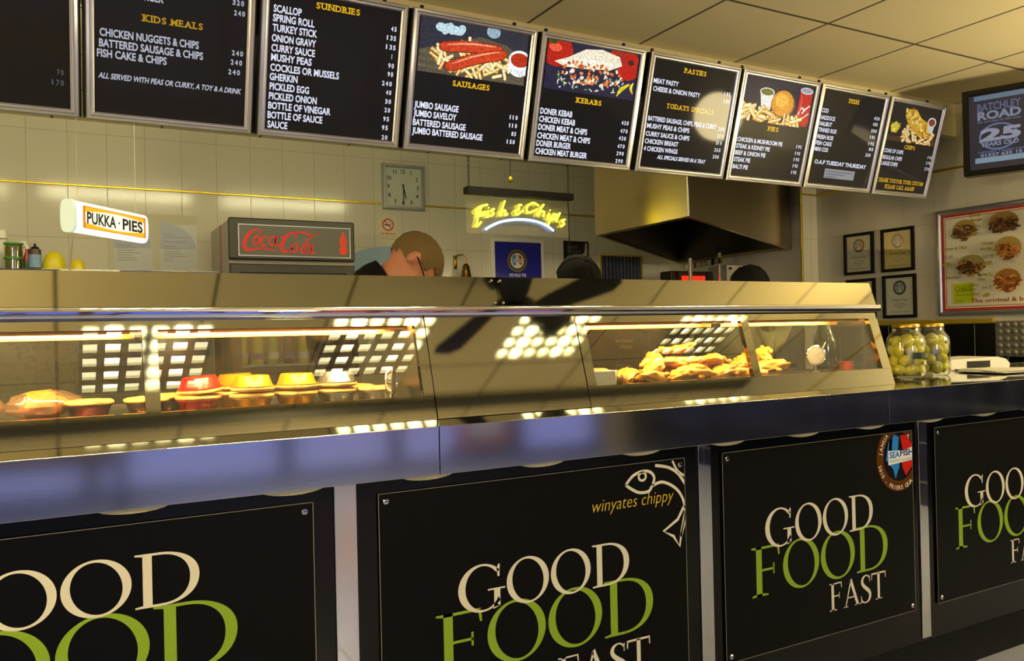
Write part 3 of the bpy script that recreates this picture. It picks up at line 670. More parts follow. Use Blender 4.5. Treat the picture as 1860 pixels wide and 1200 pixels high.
def dial(x, y, z, rz, label):
    t = thing('probe_thermometer', label, 'thermometer', (x, y, TZ), (0, 0, rz))
    M = Matrix.Translation((0, 0, z-TZ)) @ Matrix.Rotation(PI/2, 4, 'X')
    MB().lathe([(0, -0.010), (0.030, -0.010), (0.034, -0.004), (0.034, 0.006), (0.031, 0.008), (0.030, 0.004), (0, 0.004)], n=28, M=M).build('case', CHROME, t)
    MB().lathe([(0, 0.0045), (0.0295, 0.0045), (0.0295, 0.0055), (0, 0.0055)], n=28, M=M).build('face', principled('dial_face', '#8e8a80', 0.5), t)
    A = Art(); A.stroke([(-0.006, -0.004), (0.016, 0.010)], 0.0015, '#c02018', smooth=False)
    for k in range(11):
        a = math.radians(225-27*k); A.stroke([(0.022*math.cos(a), 0.022*math.sin(a)), (0.027*math.cos(a), 0.027*math.sin(a))], 0.0012, '#202020', smooth=False)
    d = A.build('needle_and_scale', INK, t, 0.0060); d.matrix_local = M
    MB().box(-0.014, 0.014, -0.008, 0.010, 0.0, 0.006, bev=0.002).tube([(0, 0.002, 0.005), (0, 0.002, z-TZ-0.030)], 0.003, 8).build('stand', STEEL_SOFT, t)
dial(0.700, 1.86, H-0.104, 1.0, 'small dial thermometer seen nearly edge-on at the right end of the pie cabinet')
dial(2.265, 1.95, H-0.096, -0.45, 'round white dial thermometer at the right end of the fish cabinet')
# ---------------------------------------------------------------- food: right cabinet
BATTER = principled('fried_batter', '#e2962e', 0.45, bump=0.8, bscale=45, var=0.32)
def fish_mesh(seed, L, W, T):
    m = MB(); m.ball((0, 0, 0), (L/2, W/2, T/2), 40, 20, amp=0.22, freq=2.2, seed=seed)
    for v in m.bm.verts:
        x = v.co.x/(L/2); v.co.z += 0.25*T*math.sin(x*1.6+seed); v.co.y += 0.18*W*math.sin(x*2.2+seed*2)
        q = 1+0.16*noise.noise(v.co*85+Vector((seed, 0, 0)))+0.08*noise.noise(v.co*190); v.co.y *= q; v.co.z *= q
    for k in range(7):                                       # crisp scraps of batter along the edges
        a = seed*1.3+k*0.9; m.ball((L*.42*math.cos(a), W*.42*math.sin(a), T*.15*math.sin(k*2.1)), (0.012, 0.008, 0.007), 10, 6, amp=0.35, freq=2.5, seed=k+seed)
    return m
kinds = []
spots = [  # x, y, z above the tray, turn, tilt, size, label
 (1.440, 1.915, 0.022, 0.5, 0.1, (0.12, 0.06, 0.036), 'small battered piece at the left end of the fish pile'),
 (1.415, 2.020, 0.022, -0.4, 0.0, (0.13, 0.06, 0.036), 'battered piece behind the left end of the fish pile'),
 (1.530, 1.900, 0.022, 0.15, 0.05, (0.15, 0.065, 0.038), 'battered fish lying along the front glass, leftmost'),
 (1.545, 2.000, 0.026, 0.5, 0.0, (0.16, 0.07, 0.040), 'battered fish in the back row, leftmost'),
 (1.555, 1.945, 0.062, 0.6, 0.25, (0.14, 0.06, 0.036), 'frilly battered fish leaning on the left of the pile'),
 (1.660, 1.895, 0.022, -0.1, 0.0, (0.15, 0.065, 0.040), 'battered fish along the front glass under the tall peak'),
 (1.690, 1.995, 0.026, -0.3, 0.0, (0.16, 0.07, 0.042), 'battered fish in the back row under the tall peak'),
 (1.665, 1.945, 0.063, -0.25, 0.1, (0.15, 0.065, 0.038), 'battered fish on top of the pile, middle of the peak'),
 (1.670, 1.965, 0.104, -0.35, 0.12, (0.12, 0.055, 0.026), 'curled battered fish topmost on the pile'),
 (1.785, 1.895, 0.022, 0.1, 0.0, (0.14, 0.06, 0.038), 'battered fish along the front glass beside the mullion, left side'),
 (1.825, 1.995, 0.026, 0.3, 0.0, (0.16, 0.065, 0.040), 'battered fish in the back row beside the mullion'),
 (1.800, 1.945, 0.061, 0.35, 0.1, (0.13, 0.06, 0.036), 'battered fish on the second layer beside the mullion'),
 (1.900, 1.900, 0.022, -0.15, 0.0, (0.13, 0.06, 0.036), 'battered fish along the front glass just right of the mullion'),
 (1.930, 1.960, 0.055, 0.25, 0.15, (0.14, 0.06, 0.036), 'battered fish propped up just right of the mullion'),
 (2.030, 1.940, 0.026, 0.05, 0.0, (0.17, 0.07, 0.042), 'battered fish lying alone right of the pile'),
 (2.045, 2.040, 0.030, 0.3, 0.0, (0.16, 0.07, 0.040), 'battered fish behind the lone one at the right'),
 (2.060, 1.985, 0.073, 0.7, 0.5, (0.10, 0.05, 0.030), 'upright frilly scrap of battered fish at the right of the pile')]
for k, (x, y, z, rz, ti, sz, lb) in enumerate(spots):
    o = fish_mesh(k*1.37+0.5, *sz).build('battered_fish', BATTER, None, ang=80)
    o.location = (x, y, TZ+z); o.rotation_euler = (0.0, -ti, rz); tag(o, lb, 'battered fish', 'battered fish in the right cabinet')
t = thing('chip_tray', 'white card tray at the left end of the fish cabinet', 'tray', (1.30, 1.87, TZ), (0, 0, 0.1))
m = MB(); m.prism([(-0.045, 0.0), (0.045, 0.0), (0.055, 0.05), (0.052, 0.05), (0.043, 0.003), (-0.043, 0.003), (-0.052, 0.05), (-0.055, 0.05)], 'y', -0.03, 0.09)
m.box(-0.044, 0.044, -0.03, -0.027, 0.0005, 0.048); m.box(-0.044, 0.044, 0.087, 0.09, 0.0005, 0.048)
m.build('card_tray', PAPER, t, smooth=False)
for k, (x, y) in enumerate(((1.370, 1.875), (1.375, 1.95), (1.355, 2.03))):
    m = MB()
    for q in range(6):
        a = q*1.05+k; m.tube([(0.018*math.cos(a)+0.012*math.cos(s*1.2+a), 0.02*math.sin(a)+0.012*math.sin(s*1.2+a), 0.010+0.022*abs(math.sin(s*0.8+q))) for s in range(6)], 0.007, 8)
    o = m.build('fried_onion_rings', BATTER, None); o.location = (x, y, TZ+0.001)
    tag(o, ['curly battered scraps nearest the front glass beside the white tray', 'curly battered scraps in the middle beside the white tray', 'curly battered scraps at the back beside the white tray'][k], 'battered scraps')
# ================================================================ menu boards hung over the counter
# x of the left edge, width, headings, items, prices (text, u0, v, u1) and the picture's corners, in metres on each board
MENUS=[
 (-0.328,0.406,
  [],
  [],
  [('70', 0.345, 0.131, 0.366), ('170', 0.33, 0.1, 0.366)],
  None),
 (0.096,0.507,
  [('KIDS MEALS', 0.163, 0.324, 0.342)],
  [('BURGER', 0.137, 0.387, 0.223), ('CHICKEN NUGGETS & CHIPS', 0.04, 0.263, 0.331), ('BATTERED SAUSAGE & CHIPS', 0.038, 0.231, 0.345), ('FISH CAKE & CHIPS', 0.032, 0.2, 0.234), ('ALL SERVED WITH PEAS OR CURRY, A TOY & A DRINK', 0.035, 0.136, 0.468)],
  [('320', 0.431, 0.419, 0.472), ('240', 0.437, 0.387, 0.476), ('240', 0.434, 0.26, 0.474), ('240', 0.431, 0.23, 0.472), ('240', 0.424, 0.198, 0.466)],
  None),
 (0.623,0.518,
  [('SUNDRIES', 0.183, 0.452, 0.339)],
  [('SCALLOP', 0.039, 0.418, 0.134), ('SPRING ROLL', 0.038, 0.388, 0.18), ('TURKEY STICK', 0.038, 0.356, 0.191), ('ONION GRAVY', 0.037, 0.323, 0.189), ('CURRY SAUCE', 0.037, 0.291, 0.187), ('MUSHY PEAS', 0.037, 0.26, 0.177), ('COCKLES OR MUSSELS', 0.036, 0.227, 0.277), ('GHERKIN', 0.035, 0.196, 0.131), ('PICKLED EGG', 0.036, 0.164, 0.173), ('PICKLED ONION', 0.035, 0.132, 0.202), ('BOTTLE OF VINEGAR', 0.034, 0.1, 0.254), ('BOTTLE OF SAUCE', 0.033, 0.068, 0.226), ('SAUCE', 0.034, 0.036, 0.103)],
  [('45', 0.457, 0.42, 0.482), ('135', 0.443, 0.388, 0.482), ('135', 0.442, 0.356, 0.483), ('I', 0.467, 0.324, 0.473), ('90', 0.456, 0.292, 0.482), ('90', 0.456, 0.262, 0.481), ('240', 0.437, 0.228, 0.479), ('40', 0.455, 0.197, 0.479), ('30', 0.454, 0.165, 0.481), ('20', 0.454, 0.134, 0.48), ('95', 0.452, 0.102, 0.478), ('95', 0.449, 0.07, 0.476), ('20', 0.451, 0.035, 0.477)],
  None),
 (1.163,0.524,
  [('SAUSAGES', 0.18, 0.26, 0.338)],
  [('JUMBO SAUSAGE', 0.029, 0.164, 0.214), ('JUMBO SAVELOY', 0.029, 0.132, 0.208), ('BATTERED SAUSAGE', 0.031, 0.099, 0.252), ('JUMBO BATTERED SAUSAGE', 0.028, 0.068, 0.328)],
  [('110', 0.44, 0.164, 0.48), ('110', 0.441, 0.132, 0.481), ('85', 0.456, 0.1, 0.481), ('150', 0.438, 0.068, 0.479)],
  [(0.032, 0.481), (0.488, 0.485), (0.481, 0.294), (0.031, 0.287)]),
 (1.710,0.517,
  [('KEBABS', 0.198, 0.262, 0.324)],
  [('DONER KEBAB', 0.032, 0.2, 0.187), ('CHICKEN KEBAB', 0.031, 0.168, 0.206), ('DONER MEAT & CHIPS', 0.03, 0.136, 0.271), ('CHICKEN MEAT & CHIPS', 0.028, 0.102, 0.291), ('DONER BURGER', 0.03, 0.071, 0.199), ('CHICKEN MEAT BURGER', 0.028, 0.039, 0.285)],
  [('420', 0.44, 0.198, 0.482), ('470', 0.44, 0.164, 0.482), ('420', 0.437, 0.133, 0.479), ('470', 0.436, 0.099, 0.478), ('290', 0.436, 0.068, 0.478), ('290', 0.436, 0.036, 0.479)],
  [(0.033, 0.48), (0.484, 0.48), (0.481, 0.293), (0.033, 0.296)]),
 (2.258,0.518,
  [('PASTIES', 0.193, 0.451, 0.319), ('TODAYS SPECIALS', 0.123, 0.292, 0.395)],
  [('MEAT PASTY', 0.03, 0.389, 0.171), ('CHEESE & ONION PASTY', 0.035, 0.356, 0.303), ('BATTERED SAUSAGE, CHIPS, PEAS & CURRY', 0.032, 0.23, 0.43), ('MUSHY PEAS & CHIPS', 0.03, 0.198, 0.273), ('CURRY SAUCE & CHIPS', 0.03, 0.164, 0.28), ('CHICKEN BREAST', 0.032, 0.132, 0.222), ('4 CHICKEN WINGS', 0.032, 0.1, 0.224), ('ALL SPECIALS SERVED IN A TRAY', 0.113, 0.07, 0.396)],
  [('185', 0.442, 0.384, 0.481), ('185', 0.445, 0.352, 0.486), ('280', 0.44, 0.227, 0.482), ('210', 0.441, 0.195, 0.482), ('210', 0.44, 0.164, 0.479), ('265', 0.438, 0.131, 0.479), ('200', 0.435, 0.1, 0.476)],
  None),
 (2.797,0.507,
  [('PIES', 0.214, 0.256, 0.283)],
  [('CHICKEN & MUSHROOM PIE', 0.026, 0.191, 0.326), ('STEAK & KIDNEY PIE', 0.023, 0.16, 0.247), ('BEEF & ONION PIE', 0.021, 0.129, 0.225), ('STEAK PIE', 0.024, 0.097, 0.133), ('BALTI PIE', 0.023, 0.064, 0.125)],
  [('195', 0.423, 0.192, 0.463), ('195', 0.423, 0.16, 0.462), ('195', 0.422, 0.13, 0.463), ('195', 0.423, 0.099, 0.462), ('195', 0.422, 0.067, 0.461)],
  [(0.022, 0.479), (0.47, 0.47), (0.459, 0.284), (0.022, 0.283)]),
 (3.321,0.503,
  [('FISH', 0.211, 0.444, 0.282)],
  [('COD', 0.027, 0.38, 0.075), ('HADDOCK', 0.027, 0.346, 0.136), ('HALIBUT', 0.026, 0.316, 0.118), ('TINNED ROE', 0.028, 0.286, 0.161), ('FRESH ROE', 0.027, 0.252, 0.147), ('FISH CAKE', 0.023, 0.222, 0.142), ('MINI COD', 0.022, 0.192, 0.125), ('O.A.P TUESDAY THURSDAY', 0.048, 0.13, 0.438)],
  [('420', 0.42, 0.384, 0.466), ('435', 0.42, 0.354, 0.461), ('350', 0.417, 0.32, 0.465), ('195', 0.418, 0.288, 0.459), ('195', 0.417, 0.255, 0.464), ('85', 0.429, 0.227, 0.468), ('250', 0.412, 0.196, 0.456)],
  [(0.133, 0.105), (0.36, 0.104), (0.363, 0.058), (0.141, 0.06)]),
 (3.842,0.462,
  [('CHIPS', 0.189, 0.26, 0.277), ('THANK YOU FOR YOUR CUSTOM', 0.036, 0.075, 0.413), ('PLEASE CALL AGAIN', 0.1, 0.043, 0.346)],
  [('CONE OF CHIPS', 0.016, 0.23, 0.182), ('REGULAR CHIPS', 0.017, 0.195, 0.184), ('LARGE CHIPS', 0.016, 0.163, 0.157)],
  [('140', 0.402, 0.225, 0.444), ('170', 0.399, 0.194, 0.439), ('270', 0.396, 0.162, 0.439)],
  [(0.022, 0.466), (0.453, 0.46), (0.443, 0.291), (0.006, 0.283)]),
]
BL = 0.5086; TILT = math.radians(15.976)
def frame_mesh(m, W, L, prof, u0=0, v0=0):
    """picture-frame moulding: (inset, height) profile carried round a rectangle with mitred corners"""
    loops = []
    for ins, hgt in prof:
        loops.append([m.bm.verts.new(p) for p in ((u0+ins, v0+ins, hgt), (u0+W-ins, v0+ins, hgt), (u0+W-ins, v0+L-ins, hgt), (u0+ins, v0+L-ins, hgt))])
    for A, B in zip(loops, loops[1:]+loops[:1]):
        for k in range(4): m.bm.faces.new([A[k], A[(k+1) % 4], B[(k+1) % 4], B[k]])
    return m
def chips(A, n, box_, seed, cl=('#f3d27a', '#e9b94e', '#f8e6a6', '#d99a34'), ln=0.05, wd=0.011, fall=None):
    r = random.Random(seed); u0, u1, v0, v1 = box_
    for k in range(n):
        u, v = r.uniform(u0, u1), r.uniform(v0, v1)
        if fall and not fall((u-u0)/(u1-u0), (v-v0)/(v1-v0)): continue
        a = r.uniform(-1.2, 1.2) if r.random() < .75 else r.uniform(0, PI); l = ln*r.uniform(.6, 1.1)/2; dx, dy = l*math.cos(a), l*math.sin(a); c = r.choice(cl); A.up()
        A.stroke([(u-dx, v-dy), (u+dx, v+dy)], wd*1.25, '#8a5a18', smooth=False); A.up()
        A.stroke([(u-dx, v-dy), (u+dx, v+dy)], wd, c, smooth=False)
        A.up(); A.stroke([(u-dx*.9-dy*.1, v-dy*.9+dx*.06), (u+dx*.9, v+dy*.9+dx*.06)], wd*.35, '#fff3c4', smooth=False)
def pic_sausage(A, u0, u1, v0, v1):
    w, h = u1-u0, v1-v0; P = lambda a, b: (u0+a*w, v0+b*h)
    A.rect(u0, u1, v0, v1, '#2a2c38').up().poly([P(0, 0), P(1, 0), P(1, .45), P(.8, .72), P(.55, .8), P(0, .40)], '#57503f').up()
    for k in range(6): A.stroke([P(0, .06+.06*k), P(1, -.06+.11*k)], .002, '#6e6650' if k % 2 else '#403a30', smooth=False)
    for q in range(5): A.up().ell(*P(.18+.045*q, .86-.02*(q % 2)), .022, .016, '#b9d2dc', rot=q)
    A.up().ell(*P(.66, .93), .03, .022, '#8fa9b8')
    chips(A, 100, (u0+.13*w, u0+.86*w, v0+.05*h, v0+.66*h), 1, fall=lambda a, b: (a-.5)**2/.25+(b-.45)**2/.3 < 1)
    for a, b, c, d in ((.18, .50, .74, .60), (.24, .16, .78, .52)):
        A.up(); A.stroke([P(a-.01, b), P(a+.06, b+.02), P((a+c)/2, (b+d)/2+.03), P(c-.03, d), P(c+.02, d)], [.018, .040, .043, .038, .016], '#7a1a08'); A.up()
        A.stroke([P(a, b), P(a+.06, b+.02), P((a+c)/2, (b+d)/2+.035), P(c-.03, d), P(c+.01, d)], [.014, .034, .037, .033, .013], '#c8401a'); A.up()
        A.stroke([P(a+.06, b+.06), P((a+c)/2, (b+d)/2+.09), P(c-.05, d+.06)], [.003, .007, .003], '#f0a07a')
    A.up().ell(*P(.93, .36), .050, .040, '#e8ecf0').up().ell(*P(.93, .48), .050, .036, '#f4f6f8').up().ell(*P(.93, .48), .041, .027, '#b02f14')
def pic_kebab(A, u0, u1, v0, v1):
    w, h = u1-u0, v1-v0; P = lambda a, b: (u0+a*w, v0+b*h); r = random.Random(7)
    A.rect(u0, u1, v0, v1, '#23203a').up()
    A.ell(*P(.10, .80), .075, .062, '#b01c0e').up().ell(*P(.08, .86), .03, .016, '#e8583a').up().ell(*P(.05, .99), .02, .014, '#2c4a1a')
    A.up().ell(*P(.90, .72), .060, .058, '#b41c10').up().ell(*P(.92, .80), .016, .012, '#40201a').up().ell(*P(.76, .86), .045, .035, '#a2241a')
    for k in range(70):
        u, v = r.uniform(.12, .85), r.uniform(.06, .36); a = r.uniform(0, PI); l = r.uniform(.02, .05)
        A.up(); A.stroke([P(u, v), P(u+l*math.cos(a), v+2*l*math.sin(a))], .004, r.choice(['#e8efd2', '#b9cf86', '#f6f6ee', '#d9d4e8', '#7a9a4a']), smooth=False)
    A.up().poly([P(.08, .58), P(.22, .70), P(.40, .92), P(.58, .97), P(.78, .88), P(.82, .70), P(.70, .58), P(.45, .52), P(.2, .50)], '#e9dfc6').up().poly([P(.10, .58), P(.3, .68), P(.55, .74), P(.78, .70), P(.6, .60), P(.3, .54)], '#f6f0e0')
    for k in range(110):
        u = r.uniform(.18, .84); v = r.uniform(.20, .66) ; a = r.uniform(0, PI); l = r.uniform(.02, .045)
        if (u-.5)**2/.13+(v-.42)**2/.07 > 1: continue
        A.up(); A.stroke([P(u-l*math.cos(a)*.5, v-l*math.sin(a)), P(u+l*math.cos(a)*.5, v+l*math.sin(a))], .011, r.choice(['#c8641e', '#e08a3a', '#a8441a', '#f0d9b0', '#d9742a', '#f4ece0']), smooth=False)
    A.up().stroke([P(.80, .05), P(.84, .20), P(.93, .34)], [.004, .018, .008], '#d8c42a').up().stroke([P(.98, .14), P(.95, .26), P(.97, .38)], [.004, .014, .006], '#e2cf38')
def pic_pies(A, u0, u1, v0, v1):
    w, h = u1-u0, v1-v0; P = lambda a, b: (u0+a*w, v0+b*h)
    A.rect(u0, u1, v0, v1, '#1a1a30').up()
    A.poly([P(.22, .70), P(.42, .66), P(.40, .30), P(.27, .30)], '#e6e6e0').up().ell(*P(.32, .70), .048, .020, '#d8d8c8').up().ell(*P(.32, .70), .040, .015, '#6a6a2a')
    chips(A, 60, (u0+.02*w, u0+.80*w, v0+.02*h, v0+.42*h), 5, ln=.07, wd=.016, fall=lambda a, b: b < .9-.5*a)
    A.up().ell(*P(.57, .48), .078, .064, '#9a5a14', n=32).up().ell(*P(.565, .50), .072, .058, '#dc942a', n=32).up().ell(*P(.55, .56), .045, .032, '#f0b648')
    A.up().poly([P(.80, .84), P(.99, .86), P(1.0, .10), P(.97, .04), P(.83, .04), P(.80, .10)], '#b81a14').up().ell(*P(.895, .87), .043, .016, '#c9ccd2').up().ell(*P(.895, .875), .036, .011, '#8f949c')
    A.up().stroke([P(.82, .30), P(.86, .46), P(.90, .42), P(.88, .34), P(.93, .46), P(.98, .54)], .007, '#f2f0ee').up().stroke([P(.82, .20), P(.90, .24), P(.98, .36)], .005, '#f2f0ee')
    A.up().stroke([P(.84, .75), P(.84, .15)], .006, '#e2604e', smooth=False)
    chips(A, 14, (u0+.45*w, u0+.84*w, v0+.0*h, v0+.16*h), 6, ln=.08, wd=.016)
def pic_fish(A, u0, u1, v0, v1):
    w, h = u1-u0, v1-v0; P = lambda a, b: (u0+a*w, v0+b*h); r = random.Random(3)
    A.rect(u0, u1, v0, v1, '#1c1612').up().poly([P(0, 0), P(1, 0), P(1, .2), P(0, .12)], '#4a2c16')
    chips(A, 40, (u0+.28*w, u0+.9*w, v0+.02*h, v0+.38*h), 9, ln=.06, wd=.013)
    pts = [P(.30, .88), P(.48, .90), P(.60, .70), P(.78, .58), P(.86, .38), P(.84, .22), P(.66, .20), P(.48, .34), P(.34, .52), P(.27, .70)]
    A.up().poly(pts, '#a87416').up().poly([(p[0]*.95+P(.56, .5)[0]*.05, p[1]*.95+P(.56, .5)[1]*.05) for p in pts], '#d8a628')
    for k in range(60):
        t = r.random(); u = .33+.46*t+r.uniform(-.08, .08); v = .80-.50*t+r.uniform(-.10, .10)
        A.up().ell(*P(u, v), .012, .007, r.choice(['#e8c048', '#c08a1c', '#f2d878', '#b87a14']), rot=r.uniform(0, 3))
    A.up().poly([P(.06, .22), P(.16, .22), P(.22, .40), P(.12, .52), P(.02, .38)], '#d8c02a').up()
    for k in range(5): A.stroke([P(.10, .24), P(.03+.045*k, .48)], .003, '#f4e470', smooth=False)
    A.up().poly([P(.76, .56), P(.90, .62), P(.88, .34), P(.80, .34)], '#d4d6d4').up().ell(*P(.83, .62), .036, .026, '#e4e6e4').up().ell(*P(.83, .62), .028, .019, '#8a3a1c')
PICS = {3: pic_sausage, 4: pic_kebab, 6: pic_pies, 8: pic_fish}
BNAME = ['menu board at the far left of the row, dimmed for the vignette', 'lit menu board headed KIDS MEALS', 'lit menu board headed SUNDRIES', 'lit menu board with a sausages and chips picture', 'lit menu board with a kebab picture',
         'lit menu board headed PASTIES and TODAYS SPECIALS', 'lit menu board with a burger, chips and drink can picture', 'lit menu board headed FISH with a pale notice stuck on', 'lit menu board with a battered fish picture at the right end']
BSTR = [0.10, 0.55, 0.92, 1.05, 1.05, 1.0, 1.0, 0.95, 0.75]  # corner vignette put into the backlight strength of the outer boards
for k, (x0, W, hd, it, pr, pic) in enumerate(MENUS):
    b = thing('menu_board', BNAME[k], 'menu board', (x0, 2.92, H+0.711), (RX+TILT, 0, 0), 'illuminated menu boards over the counter')
    lit = printed('backlit_menu_%d' % k, 0.05, MENU_STR*BSTR[k], spec=0.08)
    MB().box(-0.006, W+0.006, 0.004, BL-0.004, -0.09, 0.002).build('light_box', BLACK_MATT, b)
    frame_mesh(MB(), W, BL, [(0, 0.0), (0, 0.010), (0.003, 0.014), (0.011, 0.016), (0.015, 0.012), (0.020, 0.012), (0.0245, 0.0085), (0.0245, 0.003)]).build('frame', FRAME_AL, b, ang=25)
    i = 0.024; fs = 1.0
    A = Art(); A.rect(i, W-i, i, BL-i, '#050509')
    A.build('lit_panel', lit, b, 0.006)
    A = Art(); A.up()
    for t, u0, v, u1 in hd: A.slab(t, max(u0, 0.034), v-0.006, u1, 0.020, '#e9b712')
    if A.f: A.build('heading_lettering', lit, b, 0.0066)
    A = Art(); A.up()
    for t, u0, v, u1 in it:
        u1 = u1+max(0, 0.031-u0)*0.4; u0 = max(u0, 0.031)
        A.text(t, u0, v-0.006, u1, 0.0235 if k < 5 and not t.startswith('ALL') else (0.020 if not t.startswith('ALL') else 0.017), '#e9ecff', bold=0.028, shear=0.2 if t.startswith('ALL') else 0.0)
    if A.f: A.build('item_lettering', lit, b, 0.0066)
    A = Art(); A.up()
    for t, u0, v, u1 in pr:
        for q, ch in enumerate(t):
            cw = (u1-u0)/len(t); A.text(ch, u0+cw*(q+.12), v-0.007, u0+cw*(q+.82) if ch not in '1I' else u0+cw*(q+.45), 0.016, '#e9ecff', bold=0.03)
    if A.f: A.build('price_lettering', lit, b, 0.0066)
    if k == 7:
        A = Art(); A.rect(pic[0][0], pic[1][0], pic[2][1], pic[0][1], '#8f8f92').up()
        for q in range(3): A.text('FISH IS FRIED FRESH TO ORDER'[:28-6*q], pic[0][0]+.008, pic[0][1]-.014-.014*q, pic[1][0]-.012-.05*q, 0.007, '#4a4a58', bold=0)
        A.f = A.f[:1]; A.c = A.c[:1]
        for q in range(3): A.rect(pic[0][0]+.010, pic[1][0]-.014-.06*q, pic[0][1]-.016-.013*q, pic[0][1]-.010-.013*q, '#6a6a76')
        A.build('pale_notice', lit, b, 0.0075, label='pale notice')
    elif k in PICS:
        u0 = max(i+0.002, min(pic[0][0], pic[3][0])); u1 = min(W-i-0.002, max(pic[1][0], pic[2][0])); v0 = (pic[2][1]+pic[3][1])/2; v1 = BL-i-0.001
        A = Art(); PICS[k](A, u0, u1, v0, v1)
        A.build('food_picture', printed('backlit_photo_%d' % k, 0.05, MENU_STR*BSTR[k]*1.05, spec=0.08, grain=0.45), b, 0.0068, step=0.00002, clip=(u0, u1, v0, v1))
    for u in (0.12*W, 0.88*W): MB().box(u-0.006, u+0.006, BL-0.05, BL+0.022, -0.080, -0.072).box(u-0.012, u+0.012, 0.460, 0.478, -0.272, -0.0905).build('bracket', BLACK_MATT, b)
# ================================================================ things on the back wall
def upright(name, label, cat, x, y, z, rz=0.0, group=None, tilt=0.0): return thing(name, label, cat, (x, y, z), (RX+tilt, 0, rz), group)
# clock
WB = 5.55
ck = upright('wall_clock', 'square grey wall clock showing half past five', 'clock', 2.045, WB, H+0.91)
S = 0.322
frame_mesh(MB(), S, S, [(0, 0.0), (0, 0.028), (0.006, 0.036), (0.018, 0.036), (0.024, 0.024), (0.024, 0.0)]).build('case', FRAME_AL, ck)
box('dial', principled('clock_face', '#dfe3da', 0.3, var=0.03), (0.024, S-0.024, 0.024, S-0.024, 0.002, 0.012), ck)
A = Art()
for n in range(1, 13):
    a = PI/2-n*PI/6; rr = 0.112/max(abs(math.cos(a)), abs(math.sin(a)))*(0.95 if n % 3 else 1); rr = min(rr, 0.128)
    A.text(str(n), S/2+rr*math.cos(a), S/2+rr*math.sin(a)-0.013, None, 0.029, '#1a1b1e', bold=0.022, center=True, squeeze=.95)
A.build('numerals', INK, ck, 0.0125)
for nm, ang, ln, wd in (('hour_hand', math.radians(-76), 0.085, 0.009), ('minute_hand', math.radians(-91), 0.118, 0.007)):
    c, s = math.cos(ang), math.sin(ang); M = Matrix.Translation((S/2, S/2, 0.016 if nm[0] == 'h' else 0.019)) @ Matrix.Rotation(ang, 4, 'Z')
    MB().prism([(-0.02, -wd/2), (ln, -wd/3), (ln, wd/3), (-0.02, wd/2)], 'z', 0, 0.002).build(nm, BLACK_MATT, ck, M=M)
box('glass_front', PANE, (0.024, S-0.024, 0.024, S-0.024, 0.0245, 0.0265), ck)
# no smoking notice
ns = upright('no_smoking_sign', 'small white no smoking notice under the clock', 'sign', 2.020, WB, H+0.665)
MB().box(0, 0.135, 0, 0.20, 0, 0.003).build('card', PAPER, ns)
A = Art(); A.rect(0.001, 0.134, 0.001, 0.199, '#d8cfb4').up()
A.ell(0.068, 0.132, 0.044, 0.044, '#c22a1c', n=32).up().ell(0.068, 0.132, 0.035, 0.035, '#e2dccb', n=32).up()
A.rect(0.042, 0.084, 0.126, 0.135, '#16161a'); A.stroke([(0.086, 0.13), (0.094, 0.140), (0.086, 0.150), (0.074, 0.152)], 0.004, '#55555a'); A.up(); A.stroke([(0.042, 0.158), (0.094, 0.106)], 0.008, '#c22a1c', smooth=False)
A.text('NO SMOKING', 0.012, 0.062, 0.124, 0.014, '#c8401f', bold=.02); A.text('It is against the law to', 0.014, 0.045, 0.122, 0.007, '#3a3a44', bold=0); A.text('smoke in these premises', 0.014, 0.030, 0.122, 0.007, '#3a3a44', bold=0)
A.build('print', INK, ns, 0.0034)
# notice sheet with two printed letters
nb = upright('notice_board', 'pale notice sheet with two printed letters left of the drinks fridge', 'notice', 0.298, WB, H+0.37)
MB().box(0, 0.505, 0, 0.425, 0, 0.004).build('backing_card', principled('notice_card', '#c9c5ac', 0.6, var=0.03), nb)
for q in range(2):
    u = 0.022+0.262*q; A = Art(); A.rect(u, u+0.218, 0.012, 0.365, '#c3c6c6').up()
    A.poly([(u, 0.375)]+[(u+0.21*math.sin(t), 0.21+0.165*math.cos(t)) for t in [PI/2*k/10 for k in range(11)]]+[(u, 0.21)], '#aab2c4').up()
    rl = random.Random(q)
    for n, v in enumerate((0.30, 0.285, 0.255, 0.225, 0.21, 0.195, 0.18, 0.165, 0.15, 0.135)): A.stroke([(u+.016, v), (u+.016+rl.uniform(.05, .16), v)], .0025, '#6a6e80', smooth=False)
    A.stroke([(u+.02, .035), (u+.035, .045), (u+.05, .034), (u+.07, .04), (u+.09, .034)], .003, '#3a3f60'); A.text('Award', u+.15, .04, u+.20, .014, '#4a4e66', bold=0, shear=.2)
    A.build('printed_letter', INK, nb, 0.0045)
# pale blue arched board behind the man
ab = upright('arched_board', 'pale blue arched board on the wall behind the bending man', 'board', 1.70, WB-0.012, H+0.20)
MB().prism([(0, 0), (0.80, 0), (0.80, 0.24)]+[(0.40+0.40*math.cos(t), 0.24+0.20*math.sin(t)) for t in [PI*k/20 for k in range(1, 20)]]+[(0, 0.24)], 'z', 0, 0.012).build('panel', principled('pale_blue_board', '#8fa9c2', 0.5, var=0.04), ab)
# brass bell
be = thing('brass_bell', 'brass wall bell hanging from its bracket beside the bending man', 'bell', (2.655, WB, H+0.40))
MB().box(-0.06, -0.035, -0.012, 0, 0.09, 0.19, bev=0.003).build('wall_plate', BRASS, be)
MB().tube([(-0.047, -0.01, 0.165), (-0.045, -0.05, 0.19), (-0.02, -0.08, 0.19), (0.0, -0.09, 0.165), (0.0, -0.09, 0.125)], 0.006, 8).build('bracket', BRASS, be)
MB().lathe([(0, 0.125), (0.012, 0.125), (0.026, 0.105), (0.034, 0.06), (0.040, 0.03), (0.052, 0.0), (0.048, 0.0), (0.036, 0.03), (0, 0.10)], (0, -0.09, 0), 20).build('bell_body', BRASS, be)
